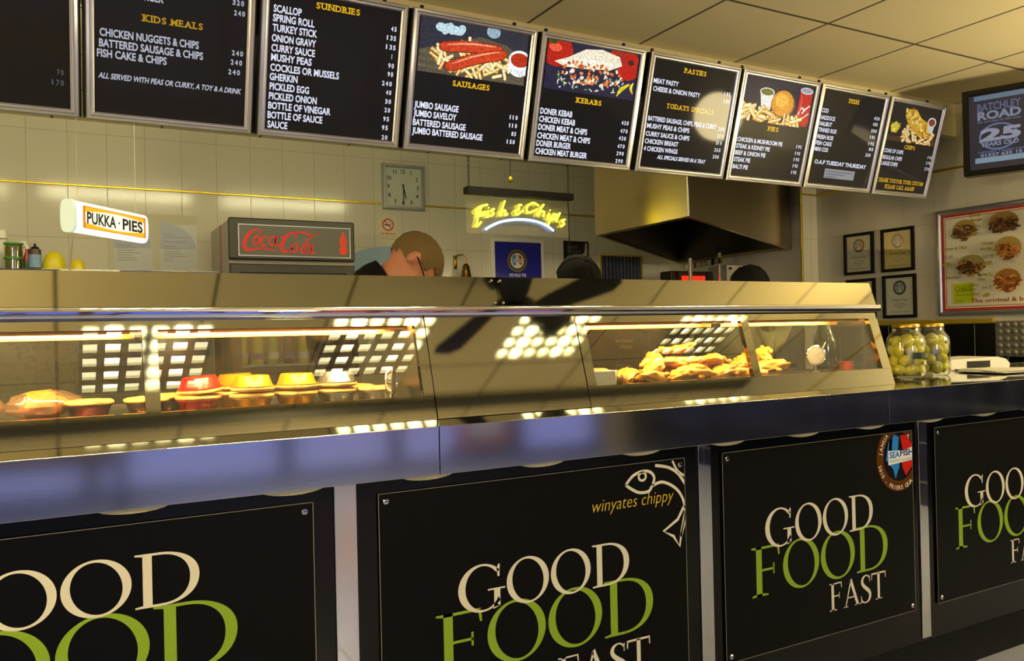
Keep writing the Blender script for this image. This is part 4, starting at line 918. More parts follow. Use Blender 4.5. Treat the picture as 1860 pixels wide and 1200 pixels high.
# framed blue award poster
fpz = upright('framed_poster', 'framed blue poster with a round fish badge under the neon sign', 'poster', 2.915, WB, H+0.22)
frame_mesh(MB(), 0.47, 0.515, [(0, 0), (0, .014), (.010, .018), (.024, .016), (.028, .008), (.028, 0)]).build('frame', WHITE_PL, fpz)
MB().box(0.028, 0.442, 0.028, 0.487, 0.001, 0.004).build('backing', PAPER, fpz)
def badge(A, u, v, r, band='#4a4436'):
    A.up().ell(u, v, r, r, band, n=32).up().ell(u, v, r*.92, r*.92, '#b9a86a', n=32).up().ell(u, v, r*.88, r*.88, band, n=32).up().ell(u, v, r*.66, r*.66, '#e8e6dc', n=28).up()
    A.poly([(u-r*.55, v), (u-r*.45, v+r*.4), (u-r*.1, v+r*.55), (u-r*.12, v+.1*r), (u-r*.1, v-r*.35), (u-r*.35, v-r*.45)], '#3f86c8').poly([(u+r*.05, v+r*.5), (u+r*.4, v+r*.45), (u+r*.56, v+r*.05), (u+r*.4, v-r*.4), (u+r*.1, v-r*.2), (u+r*.15, v+.1*r)], '#cf5a34')
    A.up().rect(u-r*.42, u+r*.52, v-r*.14, v+r*.14, '#dfe3ea').up(); A.text('SEAFISH', u-r*.38, v-r*.08, u+r*.48, r*.17, '#2a4a90', bold=.02)
A = Art(); A.rect(0.028, 0.442, 0.028, 0.487, '#1c2196'); badge(A, 0.225, 0.345, 0.090); A.text('WE HOLD THE', 0.15, 0.222, 0.30, 0.024, '#e8e8f0', bold=.02); A.text('FRIERS QUALITY AWARD', 0.09, 0.16, 0.37, 0.022, '#e8e8f0', bold=.02)
A.build('print', INK_GLOSS, fpz, 0.0045)
# black and white quality poster
qp = upright('quality_poster', 'small black and white quality award poster behind the capped worker', 'poster', 3.57, WB, H+0.42)
frame_mesh(MB(), 0.235, 0.315, [(0, 0), (0, .012), (.006, .014), (.010, .008), (.010, 0)]).build('frame', BLACK_MATT, qp)
MB().box(0.010, 0.225, 0.010, 0.305, 0.001, 0.004).build('backing', PAPER, qp)
A = Art(); A.rect(0.010, 0.225, 0.010, 0.305, '#c9c9c0').up().poly([(0.010, 0.305), (0.010, 0.13), (0.03, 0.19), (0.08, 0.205), (0.16, 0.20), (0.20, 0.225), (0.21, 0.305)], '#16161a').up()
A.text('QUALITY', 0.03, 0.255, 0.13, 0.022, '#9a9a94', bold=0); A.text('Chips in Season', 0.03, 0.225, 0.17, 0.018, '#8a8a84', bold=0)
for v in (0.165, 0.15, 0.135, 0.12): A.stroke([(0.06, v), (0.19, v)], .0025, '#8a8a90', smooth=False)
A.build('print', INK, qp, 0.0045)
# light pull and neon
lp = thing('light_pull', 'light pull cord with a yellow ball over the neon sign', 'cord', (2.115, 3.79, CZ))
MB().tube([(0, 0, 0), (0, 0, -0.50)], 0.002, 6).build('cord', BLACK_MATT, lp); MB().ball((0, 0, -0.52), (0.013, 0.013, 0.018), 12, 8).build('pull_ball', GOLD, lp)
ne = thing('neon_sign', 'yellow script neon sign reading Fish and Chips over a blue arc', 'neon sign', (0, 3.8, 0))
MB().box(1.861, 2.508, -0.02, 0.04, H+0.727, H+0.764, bev=0.003).build('transformer_box', BLACK_MATT, ne, M=None)
NG = glass('clear_acrylic', '#fdfdf4', 0.04, haze=0.05, haze_col='#e8e8e0')
MB().box(1.864, 2.492, 0.016, 0.022, H+0.525, H+0.7265).build('acrylic_sheet', NG, ne)
def nz(x, y, d=0.0): return (1.861+(x-195)*0.0007795, d, H+0.764-0.00066*(y-240-0.072*(x-195)))
NY = emitter('yellow_neon', (1.0, 0.84, 0.02), 8.0); NB = emitter('blue_neon', (0.22, 0.42, 1.0), 5.0)
def cr(pts, k=5):
    P = [Vector(p) for p in pts]; Q = []
    for i in range(len(P)-1):
        a, b, c, d = P[max(i-1, 0)], P[i], P[i+1], P[min(i+2, len(P)-1)]
        for q in range(k):
            t = q/k; Q.append(0.5*(2*b+(c-a)*t+(2*a-5*b+4*c-d)*t*t+(-a+3*b-3*c+d)*t**3))
    return Q+[P[-1]]
letters = [[(350, 385), (300, 398), (266, 425), (262, 445), (290, 452), (335, 440)], [(305, 400), (285, 450), (272, 500), (262, 555), (300, 520)], [(268, 478), (325, 462)],
           [(352, 432), (342, 470), (348, 480), (365, 468)], [(356, 408), (358, 412)], [(400, 420), (376, 430), (396, 456), (372, 474)], [(482, 355), (458, 420), (440, 475), (468, 432), (486, 440), (480, 468), (502, 460)],
           [(612, 388), (588, 392), (592, 420), (562, 440), (575, 466), (625, 432)], [(745, 392), (705, 372), (662, 398), (650, 436), (682, 450), (735, 424)], [(790, 385), (758, 430), (736, 478), (770, 440), (792, 450), (780, 482)],
           [(832, 455), (816, 498), (832, 500)], [(838, 432), (840, 436)], [(872, 460), (846, 505), (820, 560)], [(862, 478), (895, 468), (892, 500), (855, 512)], [(922, 455), (900, 500), (888, 530)], [(965, 512), (935, 522), (956, 548), (925, 570)]]
for L_ in letters: MB().tube(cr([nz(*p) for p in L_]), 0.0052, 8).build('yellow_tube', NY, ne)
MB().tube(cr([nz(*p) for p in ((330, 580), (370, 555), (440, 524), (520, 509), (600, 505), (700, 517), (790, 548), (865, 602))]), 0.0065, 8).build('blue_tube', NB, ne)
for x in (1.875, 2.485):
    m = MB(); z = H+0.764; k = 0
    while z < CZ-0.02:
        c, s = (1, 0) if k % 2 == 0 else (0, 1); rr = 0.006
        m.tube([(x+c*rr*math.cos(a), s*rr*math.cos(a), z+0.011+0.011*math.sin(a)) for a in [2*PI*q/8 for q in range(8)]], 0.0016, 4, closed=True); z += 0.0185; k += 1
    m.tube([(x, 0, z-0.002), (x, 0, CZ)], 0.002, 5); m.build('hanging_chain', BLACK_MATT, ne)
MB().tube([(2.50, 0.03, H+0.73), (2.503, 0.03, H+0.55), (2.508, 0.03, H+0.2), (2.508, 0.03, 0.93)], 0.0035, 6).build('power_cable', BLACK_MATT, ne)
# air grille
gr = upright('wall_grille', 'gold-edged slatted air grille under the extractor hood', 'grille', 3.92, WB, H+0.33)
W_, L_ = 0.43, 0.305
frame_mesh(MB(), W_, L_, [(0, 0), (0, .014), (.012, .014), (.012, 0)]).build('frame', GOLD, gr)
box('duct_back', principled('duct_blue_light', '#1a2050', 0.4, 0.5, var=0.2), (0.012, W_-0.012, 0.012, L_-0.012, 0.0005, 0.003), gr)  # blue light behind the slats put into the colour of the back
for k in range(11): MB().box(0.03+k*0.036, 0.036+k*0.036, 0.0125, L_-0.0125, 0.004, 0.012).build('slat', STEEL_SOFT, gr)
so = upright('wall_socket', 'white double wall socket above the dark tiles', 'socket', 3.78, WB, H+0.04)
MB().box(0, 0.146, 0, 0.086, 0, 0.010, bev=0.003).build('plate', WHITE_PL, so)
for u in (0.03, 0.09): MB().box(u, u+0.02, 0.03, 0.034, 0.0101, 0.0108).box(u+.008, u+.012, 0.05, 0.058, 0.0101, 0.0108).build('pin_holes', BLACK_MATT, so)
# extractor hood
hd = thing('extractor_hood', 'large stainless steel extractor hood in the kitchen corner', 'extractor hood', (0, 0, 0))
HZ = H+0.56; P4 = [(2.75, 3.93), (2.735, 3.11), (4.63, 4.18), (4.63, 5.40)]
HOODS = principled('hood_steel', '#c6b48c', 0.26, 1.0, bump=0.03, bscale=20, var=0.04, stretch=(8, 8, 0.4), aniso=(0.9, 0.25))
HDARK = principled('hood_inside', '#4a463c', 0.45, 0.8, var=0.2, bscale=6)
cx = sum(p[0] for p in P4)/4; cy = sum(p[1] for p in P4)/4
ins = [(p[0]+(cx-p[0])*.055, p[1]+(cy-p[1])*.055) for p in P4]; ins2 = [(p[0]+(cx-p[0])*.35, p[1]+(cy-p[1])*.35) for p in P4]
m = MB()
lo = [m.bm.verts.new((p[0], p[1], HZ)) for p in P4]; hi = [m.bm.verts.new((p[0], p[1], CZ-0.002)) for p in P4]; li = [m.bm.verts.new((p[0], p[1], HZ)) for p in ins]; lu = [m.bm.verts.new((p[0], p[1], HZ+0.02)) for p in ins]
for k in range(4):
    j = (k+1) % 4; m.bm.faces.new([lo[k], lo[j], hi[j], hi[k]]); m.bm.faces.new([lo[j], lo[k], li[k], li[j]]); m.bm.faces.new([li[j], li[k], lu[k], lu[j]])
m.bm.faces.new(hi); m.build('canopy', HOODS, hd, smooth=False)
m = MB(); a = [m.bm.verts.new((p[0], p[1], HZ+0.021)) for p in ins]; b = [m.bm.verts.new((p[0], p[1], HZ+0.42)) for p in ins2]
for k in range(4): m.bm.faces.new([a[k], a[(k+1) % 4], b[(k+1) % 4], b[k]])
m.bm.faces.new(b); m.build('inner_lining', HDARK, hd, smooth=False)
MB().tube([(2.733, 3.107, HZ), (2.733, 3.107, CZ-0.002)], 0.006, 8).build('corner_seam', STEEL_SOFT, hd)
# kitchen bench and kebab grill under the hood
kb = thing('kitchen_bench', 'steel kitchen bench under the extractor hood', 'bench', (0, 0, 0))
box('top', STEEL_SOFT, (3.45, 4.62, 4.15, 5.0, 0.86, 0.90), kb, 0.004)
for x in (3.5, 4.57):
    for y in (4.2, 4.95): box('leg', STEEL_SOFT, (x-0.02, x+0.02, y-0.02, y+0.02, 0, 0.86), kb)
kg = thing('kebab_grill', 'vertical kebab grill with a glowing red element', 'grill', (0, 4.4, 0.9))
for x, zt in ((3.877, H+0.50-0.9), (4.148, H+0.545-0.9)): MB().box(x-0.010, x+0.010, -0.01, 0.01, 0, zt, bev=0.002).build('upright_post', STEEL_SOFT, kg)
MB().prism([(3.877, H+.425-.9), (4.148, H+.468-.9), (4.148, H+.512-.9), (3.877, H+.460-.9)], 'y', -0.03, 0.06).build('top_bar', STEEL, kg)
MB().lathe([(0, 0), (0.018, 0), (0.02, 0.012), (0.012, 0.04), (0, 0.045)], (4.152, 0, H+.545-.9), 14).build('knob', BLACK_MATT, kg)
box('burner_housing', principled('burner_dark', '#2a1a16', 0.5, 0.5, var=0.3), (3.80, 4.20, 0.12, 0.24, 0, H+0.42-0.9), kg, 0.01)
box('glowing_element', emitter('red_element', (1.0, 0.03, 0.01), 1.3), (3.90, 4.11, 0.108, 0.119, H+0.33-0.9, H+0.385-0.9), kg)
MB().lathe([(0, 0), (0.12, 0), (0.14, 0.03), (0.02, 0.04), (0.012, 0.05), (0.012, 0.40), (0, 0.40)], (4.0, -0.06, 0.0), 20).build('spit_and_dish', STEEL_SOFT, kg)
kx = thing('control_box', 'white control box with round switches beside the kebab grill', 'box', (4.36, 4.55, 0.9))
box('case', principled('cream_enamel', '#c9c3b0', 0.4, var=0.05), (0, 0.24, 0, 0.2, 0, H+0.475-0.9), kx, 0.006)
for u, z in ((0.03, .70), (0.12, .70), (0.12, .62), (0.18, .70)): MB().lathe([(0, 0), (0.010, 0), (0.010, 0.012), (0, 0.012)], (u, 0, z), 12, M=Matrix.Rotation(PI/2, 4, 'X')).build('switch', BLACK_MATT, kx)

# ================================================================ drinks fridge
fr = thing('drinks_fridge', 'tall grey drinks fridge with a red script logo on its header', 'fridge', (0.878, 4.88, 0))
FW, FD = 0.737, 0.62; FG = principled('fridge_grey', '#40403d', 0.32, 0.4, var=0.03, bscale=20); FS = principled('fridge_side', '#b2afa2', 0.4, var=0.03)
m = MB(); m.box(0, 0.02, 0.04, FD, 0.08, H+0.69); m.box(FW-0.02, FW, 0.04, FD, 0.08, H+0.69); m.box(0.02, FW-0.02, FD-0.02, FD, 0.08, H+0.69); m.box(0.02, FW-0.02, 0.04, FD-0.02, 0.08, 0.16); m.box(0.02, FW-0.02, 0.04, FD-0.02, H+0.44, H+0.69)
m.build('cabinet', FS, fr, smooth=False)
box('side_stripe', principled('red_stripe', '#c05040', 0.4), (-0.002, 0.0, 0.26, 0.31, 0.1, H+0.69), fr)
for x in (0.05, FW-0.05):
    for y in (0.1, FD-0.06): MB().lathe([(0, 0), (0.02, 0), (0.02, 0.08), (0, 0.08)], (x, y, 0), 10).build('foot', BLACK_MATT, fr)
hdr = MB().box(-0.004, FW+0.004, 0.0, 0.04, H+0.462, H+0.705, bev=0.012, seg=3).build('header', FG, fr)
frame_mesh(MB(), 0.665, 0.185, [(0, -0.004), (0, 0.004), (0.006, 0.004), (0.006, -0.004)]).build('header_rim', FRAME_AL, hdr, M=Matrix.Translation((0.047, 0, H+0.483)) @ Matrix.Rotation(RX, 4, 'X'))
A = Art(); A.rect(0.006, 0.659, 0.006, 0.179, '#5a5954').up()
def kc(x, y): return 0.028+(x-283)*0.000795, 0.022+(735-y)*0.000745
RED = '#d8271a'
def lg(pts, wd): A.stroke([kc(*p) for p in pts], [q*0.00076 for q in wd], RED)
lg([(398, 592), (412, 575), (400, 556), (365, 560), (325, 592), (296, 645), (292, 690), (312, 716), (360, 712), (410, 700), (470, 708), (525, 722)], [6, 10, 12, 18, 26, 30, 30, 26, 18, 14, 16, 3])
def oval(cx_, cy_, rx_, ry_, wd): A.stroke([kc(cx_+rx_*math.cos(t)-0.25*ry_*math.sin(t)*-1, cy_+ry_*math.sin(t)*-1) for t in [2*PI*k/14 for k in range(14)]], wd*0.00076, RED, closed=True)
oval(378, 640, 20, 34, 15)
lg([(455, 622), (444, 606), (425, 618), (412, 652), (420, 680), (452, 668)], [10, 12, 15, 17, 14, 6])
oval(492, 640, 20, 34, 14); lg([(528, 604), (516, 640), (512, 672), (530, 676), (552, 655)], [14, 15, 15, 12, 5])
lg([(552, 612), (578, 606)], [10, 10])
lg([(652, 614), (672, 596), (668, 575), (645, 572), (600, 596), (568, 650), (560, 700), (580, 726), (615, 716), (645, 690)], [7, 12, 14, 16, 24, 28, 28, 22, 16, 6])
lg([(648, 586), (690, 562), (740, 572), (790, 588), (846, 570)], [5, 13, 18, 14, 3])
oval(656, 692, 20, 34, 15)
lg([(800, 585), (752, 630), (712, 690), (706, 722), (724, 728), (745, 708)], [8, 14, 17, 17, 12, 5])
oval(757, 694, 20, 33, 14); lg([(800, 655), (784, 695), (782, 726), (800, 730), (818, 712)], [14, 15, 15, 12, 5])
bu, bv = 0.600, 0.022
A.poly([(bu, bv), (bu+.040, bv), (bu+.044, bv+.03), (bu+.038, bv+.055), (bu+.044, bv+.085), (bu+.034, bv+.108), (bu+.028, bv+.122), (bu+.029, bv+.137), (bu+.011, bv+.137), (bu+.012, bv+.122), (bu+.006, bv+.108), (bu-.004, bv+.085), (bu+.002, bv+.055), (bu-.004, bv+.03)], '#e23a20')
lo_ = A.build('script_logo', INK, hdr, 0.0); lo_.matrix_local = Matrix.Translation((0.047, -0.0005, H+0.483)) @ Matrix.Rotation(RX, 4, 'X')
dr = frame_mesh(MB(), FW, H+0.44-0.13, [(0, 0.0), (0, 0.03), (0.006, 0.036), (0.05, 0.036), (0.056, 0.03), (0.056, 0.0)]).build('door', FG, fr, M=Matrix.Translation((0, 0.036, 0.13)) @ Matrix.Rotation(RX, 4, 'X'))
box('door_glass', PANE, (0.058, FW-0.058, 0.016, 0.022, 0.19, H+0.38), dr)
box('inner_light', emitter('fridge_light', (0.75, 0.85, 1.0), 2.2), (0.06, FW-0.06, 0.10, 0.13, H+0.40, H+0.42), fr)
SHZ = [H-0.150, H-0.52, H-0.85, H+0.12]
for z in SHZ: box('wire_shelf', principled('shelf_blue_grey', '#8e9cc0', 0.3, var=0.05), (0.022, FW-0.022, 0.08, FD-0.04, z-0.012, z), fr)
BGL = {'yellow': principled('yellow_drink', '#b8a81c', 0.12, var=0.1), 'green': principled('green_drink', '#7d9a1e', 0.12, var=0.1), 'dark': principled('dark_drink', '#2a1c10', 0.12, var=0.1)}
LBL = principled('purple_label', '#5a4aa8', 0.4, var=0.2); LBLW = principled('pale_label', '#b8b8dc', 0.4, var=0.1)
BOTP = [(0, 0), (0.030, 0), (0.033, 0.006), (0.033, 0.07), (0.029, 0.095), (0.033, 0.12), (0.031, 0.145), (0.014, 0.185), (0.013, 0.20), (0, 0.20)]
for k in range(7):
    kind = ['yellow', 'yellow', 'green', 'dark', 'yellow', 'green', 'yellow'][k]
    b = thing('drink_bottle', '%s drink bottle on the fridge shelf, %s from the left' % (kind, ['first', 'second', 'third', 'fourth', 'fifth', 'sixth', 'seventh'][k]), 'bottle', (0.878+0.085+0.092*k, 4.88+0.16, SHZ[0]+0.0005), group='drink bottles on the fridge shelf')
    MB().lathe(BOTP, n=16).build('bottle', BGL[kind], b)
    MB().lathe([(0.0333, 0.03), (0.0337, 0.03), (0.0337, 0.068), (0.0333, 0.068)], n=16).build('label', LBL if k % 2 else LBLW, b)
    MB().lathe([(0, 0.2), (0.015, 0.2), (0.015, 0.216), (0, 0.216)], n=12).build('cap', WHITE_PL, b)
# steel cupboard with sauces on top, left of the fridge
cu_ = thing('steel_cupboard', 'steel cupboard behind the shelf carrying sauces and jars', 'cupboard', (0, 0, 0))
box('body', STEEL_SOFT, (-1.6, 0.74, 4.60, 5.50, 0.08, H+0.355), cu_, 0.004); box('top', STEEL, (-1.62, 0.76, 4.57, 5.52, H+0.355, H+0.365), cu_, 0.002)
for x in (-1.5, 0.66): box('foot', BLACK_MATT, (x-0.04, x+0.04, 4.65, 5.4, 0, 0.08), cu_)
KZ = H+0.3655
TUB = glass('clear_tub', '#f2f4e6', 0.06); PICK = principled('gherkin_pieces', '#6a6a1c', 0.35, bump=0.8, bscale=90, var=0.6); GRN = principled('green_lid', '#3e8a2a', 0.4, var=0.05)
for k in range(2):
    t = thing('pickle_tub', ['green-lidded tub of gherkins, lower of the two stacked', 'green-lidded tub of gherkins, upper of the two stacked'][k], 'tub', (-0.176, 4.8, KZ+0.0725*k), group='gherkin tubs')
    MB().lathe([(0, 0.001), (0.040, 0.001), (0.042, 0.05), (0.042, 0.062), (0.039, 0.062), (0.038, 0.004), (0, 0.004)], n=24).build('tub', TUB, t)
    MB().lathe([(0, 0.005), (0.036, 0.005), (0.0375, 0.03), (0.036, 0.056), (0, 0.057)], n=24).build('gherkins', PICK, t)
    MB().lathe([(0, 0.0625), (0.044, 0.0625), (0.045, 0.066), (0.044, 0.0715), (0, 0.0715)], n=24).build('lid', GRN, t)
def bottle(name, label, x, y, prof, mat, lab=None, cap=None, caps=None):
    t = thing(name, label, 'bottle', (x, y, KZ)); MB().lathe(prof, n=20).build('body', mat, t)
    if lab: MB().lathe([(lab[0], lab[1]), (lab[0]+.0006, lab[1]), (lab[0]+.0006, lab[2]), (lab[0], lab[2])], n=20).build('label', lab[3], t)
    if cap: MB().lathe(cap, n=16).build('cap', caps, t)
    return t
SQ = principled('cloudy_plastic', '#c9c8be', 0.3, var=0.05); SRED = principled('chilli_sauce', '#a8281a', 0.25, var=0.1); SDRK = principled('brown_sauce', '#4a3a34', 0.3, var=0.1)
bottle('sauce_bottle', 'cloudy bottle with a white cap, leftmost and tallest of the sauces', -0.235, 4.95, [(0, 0), (0.035, 0), (0.037, 0.01), (0.037, 0.15), (0.03, 0.175), (0, 0.18)], SQ, None, [(0, 0.18), (0.028, 0.18), (0.03, 0.19), (0.028, 0.222), (0, 0.224)], WHITE_PL)
bottle('sauce_bottle', 'cloudy bottle with a white cap behind the gherkin tubs', -0.142, 4.92, [(0, 0), (0.03, 0), (0.032, 0.01), (0.032, 0.11), (0.026, 0.13), (0, 0.135)], SQ, None, [(0, 0.135), (0.026, 0.135), (0.028, 0.14), (0.026, 0.165), (0, 0.167)], WHITE_PL)
bottle('chilli_bottle', 'slim red sauce bottle beside the gherkin tubs', -0.117, 4.80, [(0, 0), (0.016, 0), (0.017, 0.006), (0.017, 0.075), (0.008, 0.10), (0.008, 0.115), (0, 0.115)], SRED, (0.0172, 0.015, 0.055, principled('green_label', '#2e5a34', 0.5, var=0.3, bscale=100)), [(0, 0.115), (0.010, 0.115), (0.010, 0.135), (0, 0.136)], WHITE_PL)
bottle('squeezy_bottle', 'dark squeezy bottle with a blue label and a black spout', -0.083, 4.77, [(0, 0), (0.026, 0), (0.028, 0.008), (0.028, 0.10), (0.026, 0.112), (0, 0.114)], SDRK, (0.0283, 0.02, 0.085, principled('blue_label', '#7a9ac8', 0.5, var=0.35, bscale=80)), [(0, 0.114), (0.018, 0.114), (0.019, 0.118), (0.015, 0.124), (0.006, 0.126), (0.005, 0.14), (0, 0.142)], BLACK_MATT)
tl = thing('pickle_jar', 'yellow pickle jar at the far left edge of the shelf', 'jar', (-0.31, 4.82, KZ))
MB().lathe([(0, 0), (0.04, 0), (0.045, 0.01), (0.045, 0.09), (0.034, 0.105), (0, 0.107)], n=20).build('jar', principled('piccalilli', '#9a9428', 0.2, var=0.4, bscale=70), tl)
MB().lathe([(0, 0.107), (0.036, 0.107), (0.037, 0.12), (0, 0.121)], n=20).build('lid', GRN, tl)
YEL = principled('yellow_plastic_dome', '#d9c81c', 0.35, var=0.06)
for x, y, r, h, lb in ((0.0, 4.80, 0.056, 0.108, 'larger yellow domed tub with red lettering'), (0.108, 4.80, 0.037, 0.072, 'smaller yellow domed tub beside the larger one')):
    t = thing('yellow_tub', lb, 'tub', (x, y, KZ)); n = 12
    MB().lathe([(0, 0), (r, 0)]+[(r*math.cos(a)**.8, h*math.sin(a)) for a in [PI/2*k/n for k in range(1, n)]]+[(0, h)], n=28).build('dome', YEL, t)
    MB().lathe([(r*1.0, 0), (r*1.04, 0.002), (r*1.04, 0.012), (r*1.0, 0.014)], n=28).build('rim', principled('pale_green_rim', '#b8c890', 0.5), t)
    A = Art(); A.stroke([(-r*.4, h*.30), (-r*.2, h*.38), (0, h*.30), (r*.2, h*.36), (r*.4, h*.28)], r*.10, '#b03a20'); A.stroke([(-r*.1, h*.55), (r*.05, h*.62), (r*.0, h*.48)], r*.08, '#b03a20')
    d = A.build('script_mark', INK, t, 0); d.matrix_local = Matrix.Translation((0, -r*0.93, 0.0)) @ Matrix.Rotation(RX-0.22, 4, 'X')
# hanging pie lamp box
ang = math.radians(40.5); ax = Vector((math.sin(ang), math.cos(ang), 0))
ps = thing('illuminated_sign', 'hanging white light box lettered with a pie advert', 'illuminated sign', (0.075, 3.40, H+0.407), (0, 0, PI/2-ang))
LB = emitter('sign_light', (1.0, 0.97, 0.80), 1.25)
LBc = principled('lit_white_acrylic', '#e8e8d8', 0.3, emit=(1.0, 0.96, 0.72), estr=1.5)
sec = [(0.028+0.028*math.copysign(abs(math.cos(t))**.6, math.cos(t)), 0.062+0.058*math.copysign(abs(math.sin(t))**.6, math.sin(t))) for t in [2*PI*k/28 for k in range(28)]]
MB().prism(sec, 'x', 0.0, 0.415).build('light_box', LBc, ps, ang=50)
MB().prism([(0.028+(p[0]-.028)*1.06, 0.062+(p[1]-.062)*1.06) for p in sec], 'x', -0.014, 0.0).build('end_cap', principled('lit_end_cap', '#b9c2a8', 0.3, emit=(0.9, 1.0, 0.75), estr=0.55), ps, ang=50)
PK = printed('lit_sign_print', 0.3, 1.1)
A = Art(); A.rect(0.030, 0.395, 0.020, 0.104, '#d87a08').up().rect(0.042, 0.383, 0.023, 0.101, '#f0b81c').up()
A.poly([(0.042, 0.042)]+[(0.042+0.341*k/12, 0.042-0.012*math.sin(PI*k/12)) for k in range(1, 12)]+[(0.383, 0.042), (0.383, 0.082)]+[(0.383-0.341*k/12, 0.082+0.012*math.sin(PI*k/12)) for k in range(1, 12)]+[(0.042, 0.082)], '#fffbe0').up()
A.text('PUKKA', 0.050, 0.041, 0.212, 0.043, '#1a1a14', bold=0.03); A.rect(0.226, 0.233, 0.058, 0.066, '#24241c'); A.text('PIES', 0.250, 0.041, 0.374, 0.043, '#1a1a14', bold=0.03)
d = A.build('printed_face', PK, ps, 0.0); d.matrix_local = Matrix.Translation((0, -0.0025, 0)) @ Matrix.Rotation(RX, 4, 'X')
MB().tube([(0.04, 0.028, 0.115), (0.04, 0.028, CZ-H-0.407)], 0.0012, 6).tube([(0.375, 0.028, 0.115), (0.375, 0.028, CZ-H-0.407)], 0.0012, 6).build('hanging_wire', principled('wire_white', '#c9c4b0', 0.4), ps)
MB().tube(cr([(0.03, 0.04, 0.01), (0.035, 0.05, -0.03), (0.05, 0.07, -0.10), (0.05, 0.075, -0.2), (0.05, 0.075, -0.60)]), 0.003, 6).build('power_flex', principled('flex_cream', '#b9b08a', 0.5), ps)
# ================================================================ right-hand side wall
def cert(y, z, wd, ht, paper, label):
    t = upright('framed_certificate', label, 'certificate', 4.80 if z < H-0.2 else 4.81, y, z, -PI/2, 'framed fish certificates on the side wall')
    frame_mesh(MB(), wd, ht, [(0, 0), (0, .016), (.004, .018), (.018, .018), (.020, .010), (.020, 0)]).build('frame', BLACK_MATT, t)
    MB().box(0.020, wd-0.020, 0.020, ht-0.020, 0.001, 0.004).build('backing', PAPER, t)
    A = Art(); A.rect(0.020, wd-0.020, 0.020, ht-0.020, paper); badge(A, wd*.5, ht*.70, wd*.20)
    A.text('Winyates Chippy', wd*.26, ht*.40, wd*.74, 0.014, '#5a5648', bold=0)
    for q, (a, b) in enumerate(((.36, .64), (.30, .70), (.32, .68), (.42, .58))): A.stroke([(wd*a, ht*(.34-.035*q)), (wd*b, ht*(.34-.035*q))], .0025, '#8a8676', smooth=False)
    A.stroke([(wd*.2, ht*.14), (wd*.8, ht*.14)], .003, '#8f93b8', smooth=False)
    A.build('print', INK, t, 0.0045)
    box('glass_front', PANE, (0.020, wd-0.020, 0.020, ht-0.020, 0.0105, 0.0125), t)
cert(3.866, H+0.352, 0.234, 0.282, '#efecd8', 'black-framed certificate, upper left of the four')
cert(3.572, H+0.351, 0.238, 0.282, '#ecd884', 'black-framed certificate on yellow paper, upper right of the four')
cert(3.852, H+0.040, 0.226, 0.280, '#efecd8', 'black-framed certificate, lower left and half hidden by the gantry')
cert(3.567, H+0.047, 0.240, 0.281, '#f2f0de', 'black-framed certificate, lower right of the four')
km = upright('framed_menu', 'large framed kebab menu with a red border on the side wall', 'framed menu', 4.81, 3.178, H+0.05, -PI/2)
W_, L_ = 1.05, 0.648
frame_mesh(MB(), W_, L_, [(0, 0), (0, .014), (.005, .017), (.020, .017), (.028, .010), (.028, 0)]).build('frame', FRAME_AL, km)
MB().box(0.03, W_-0.03, 0.03, L_-0.03, 0.001, 0.005).build('backing', PAPER, km)
A = Art(); A.rect(0.03, W_-.03, .03, L_-.03, '#b8321f').up().rect(.045, W_-.045, .045, L_-.045, '#efebd4').up().rect(.052, W_-.052, .052, L_-.052, '#b8321f').up().rect(.056, W_-.056, .056, L_-.056, '#efebd4')
n_border = len(A.v)
def plate(u, v, a, b, seed, cl, bun):
    r = random.Random(seed); A.up().ell(u, v+b*.25, a, b, bun, n=24)
    for k in range(46):
        t, q = r.uniform(0, 2*PI), math.sqrt(r.random()); x, y = u+a*.95*q*math.cos(t), v-b*.15+b*.8*q*math.sin(t); an = r.uniform(0, PI); l = a*.25
        A.up().stroke([(x-l*math.cos(an), y-l*.6*math.sin(an)), (x+l*math.cos(an), y+l*.6*math.sin(an))], a*.11, r.choice(cl), smooth=False)
DON = ('#4a2c1c', '#6a4028', '#3a2216', '#80563a'); CHK = ('#a0541c', '#c87a2c', '#7a3c16', '#d89a4c')
plate(.155, .505, .075, .058, 1, DON, '#b89a58'); plate(.395, .52, .085, .06, 2, DON, '#a08040'); plate(.205, .285, .085, .060, 3, DON+('#b8862c',), '#9a8a50'); plate(.43, .37, .075, .06, 4, CHK, '#b09850'); plate(.43, .185, .075, .06, 5, CHK, '#a0702c')
plate(.70, .52, .09, .06, 6, DON, '#b89a58'); plate(.70, .30, .09, .06, 7, CHK, '#b89a58'); plate(.90, .40, .07, .06, 8, CHK, '#b89a58')
YT = '#8f7a1c'
A.up()
for t, u, v, e in (('Donner', .245, .575, .315), ('Burger', .255, .548, .325), ('Donner & Chips', .075, .395, .225), ('Chicken', .315, .405, .385), ('Burger', .310, .375, .375), ('Chicken &', .285, .228, .365), ('Chips', .285, .200, .33), ('Chicken available in', .078, .222, .185)): A.text(t, u, v, e, .016, YT, bold=.03)
for t, u, v, e in (('£2.90', .25, .508, .305), ('£3.20', .078, .345, .135), ('£2.90', .325, .328, .38), ('£4.70', .312, .148, .368), ('Extra', .235, .168, .288), ('for', .245, .143, .272), ('Salad', .240, .115, .292)): A.text(t, u, v, e, .018, '#1c1c22', bold=-.005, shear=.2)
for u, v in ((.27, .475), (.095, .31), (.35, .298), (.335, .115)): A.ell(u, v, .024, .011, '#a89a3a', rot=.3)
A.text('The original & best', .24, .072, .60, .024, '#a03020', bold=.02)
A.v = A.v[:n_border]+[(p[0]+0.022, p[1], p[2]) for p in A.v[n_border:]]
A.build('print', INK, km, 0.0055)
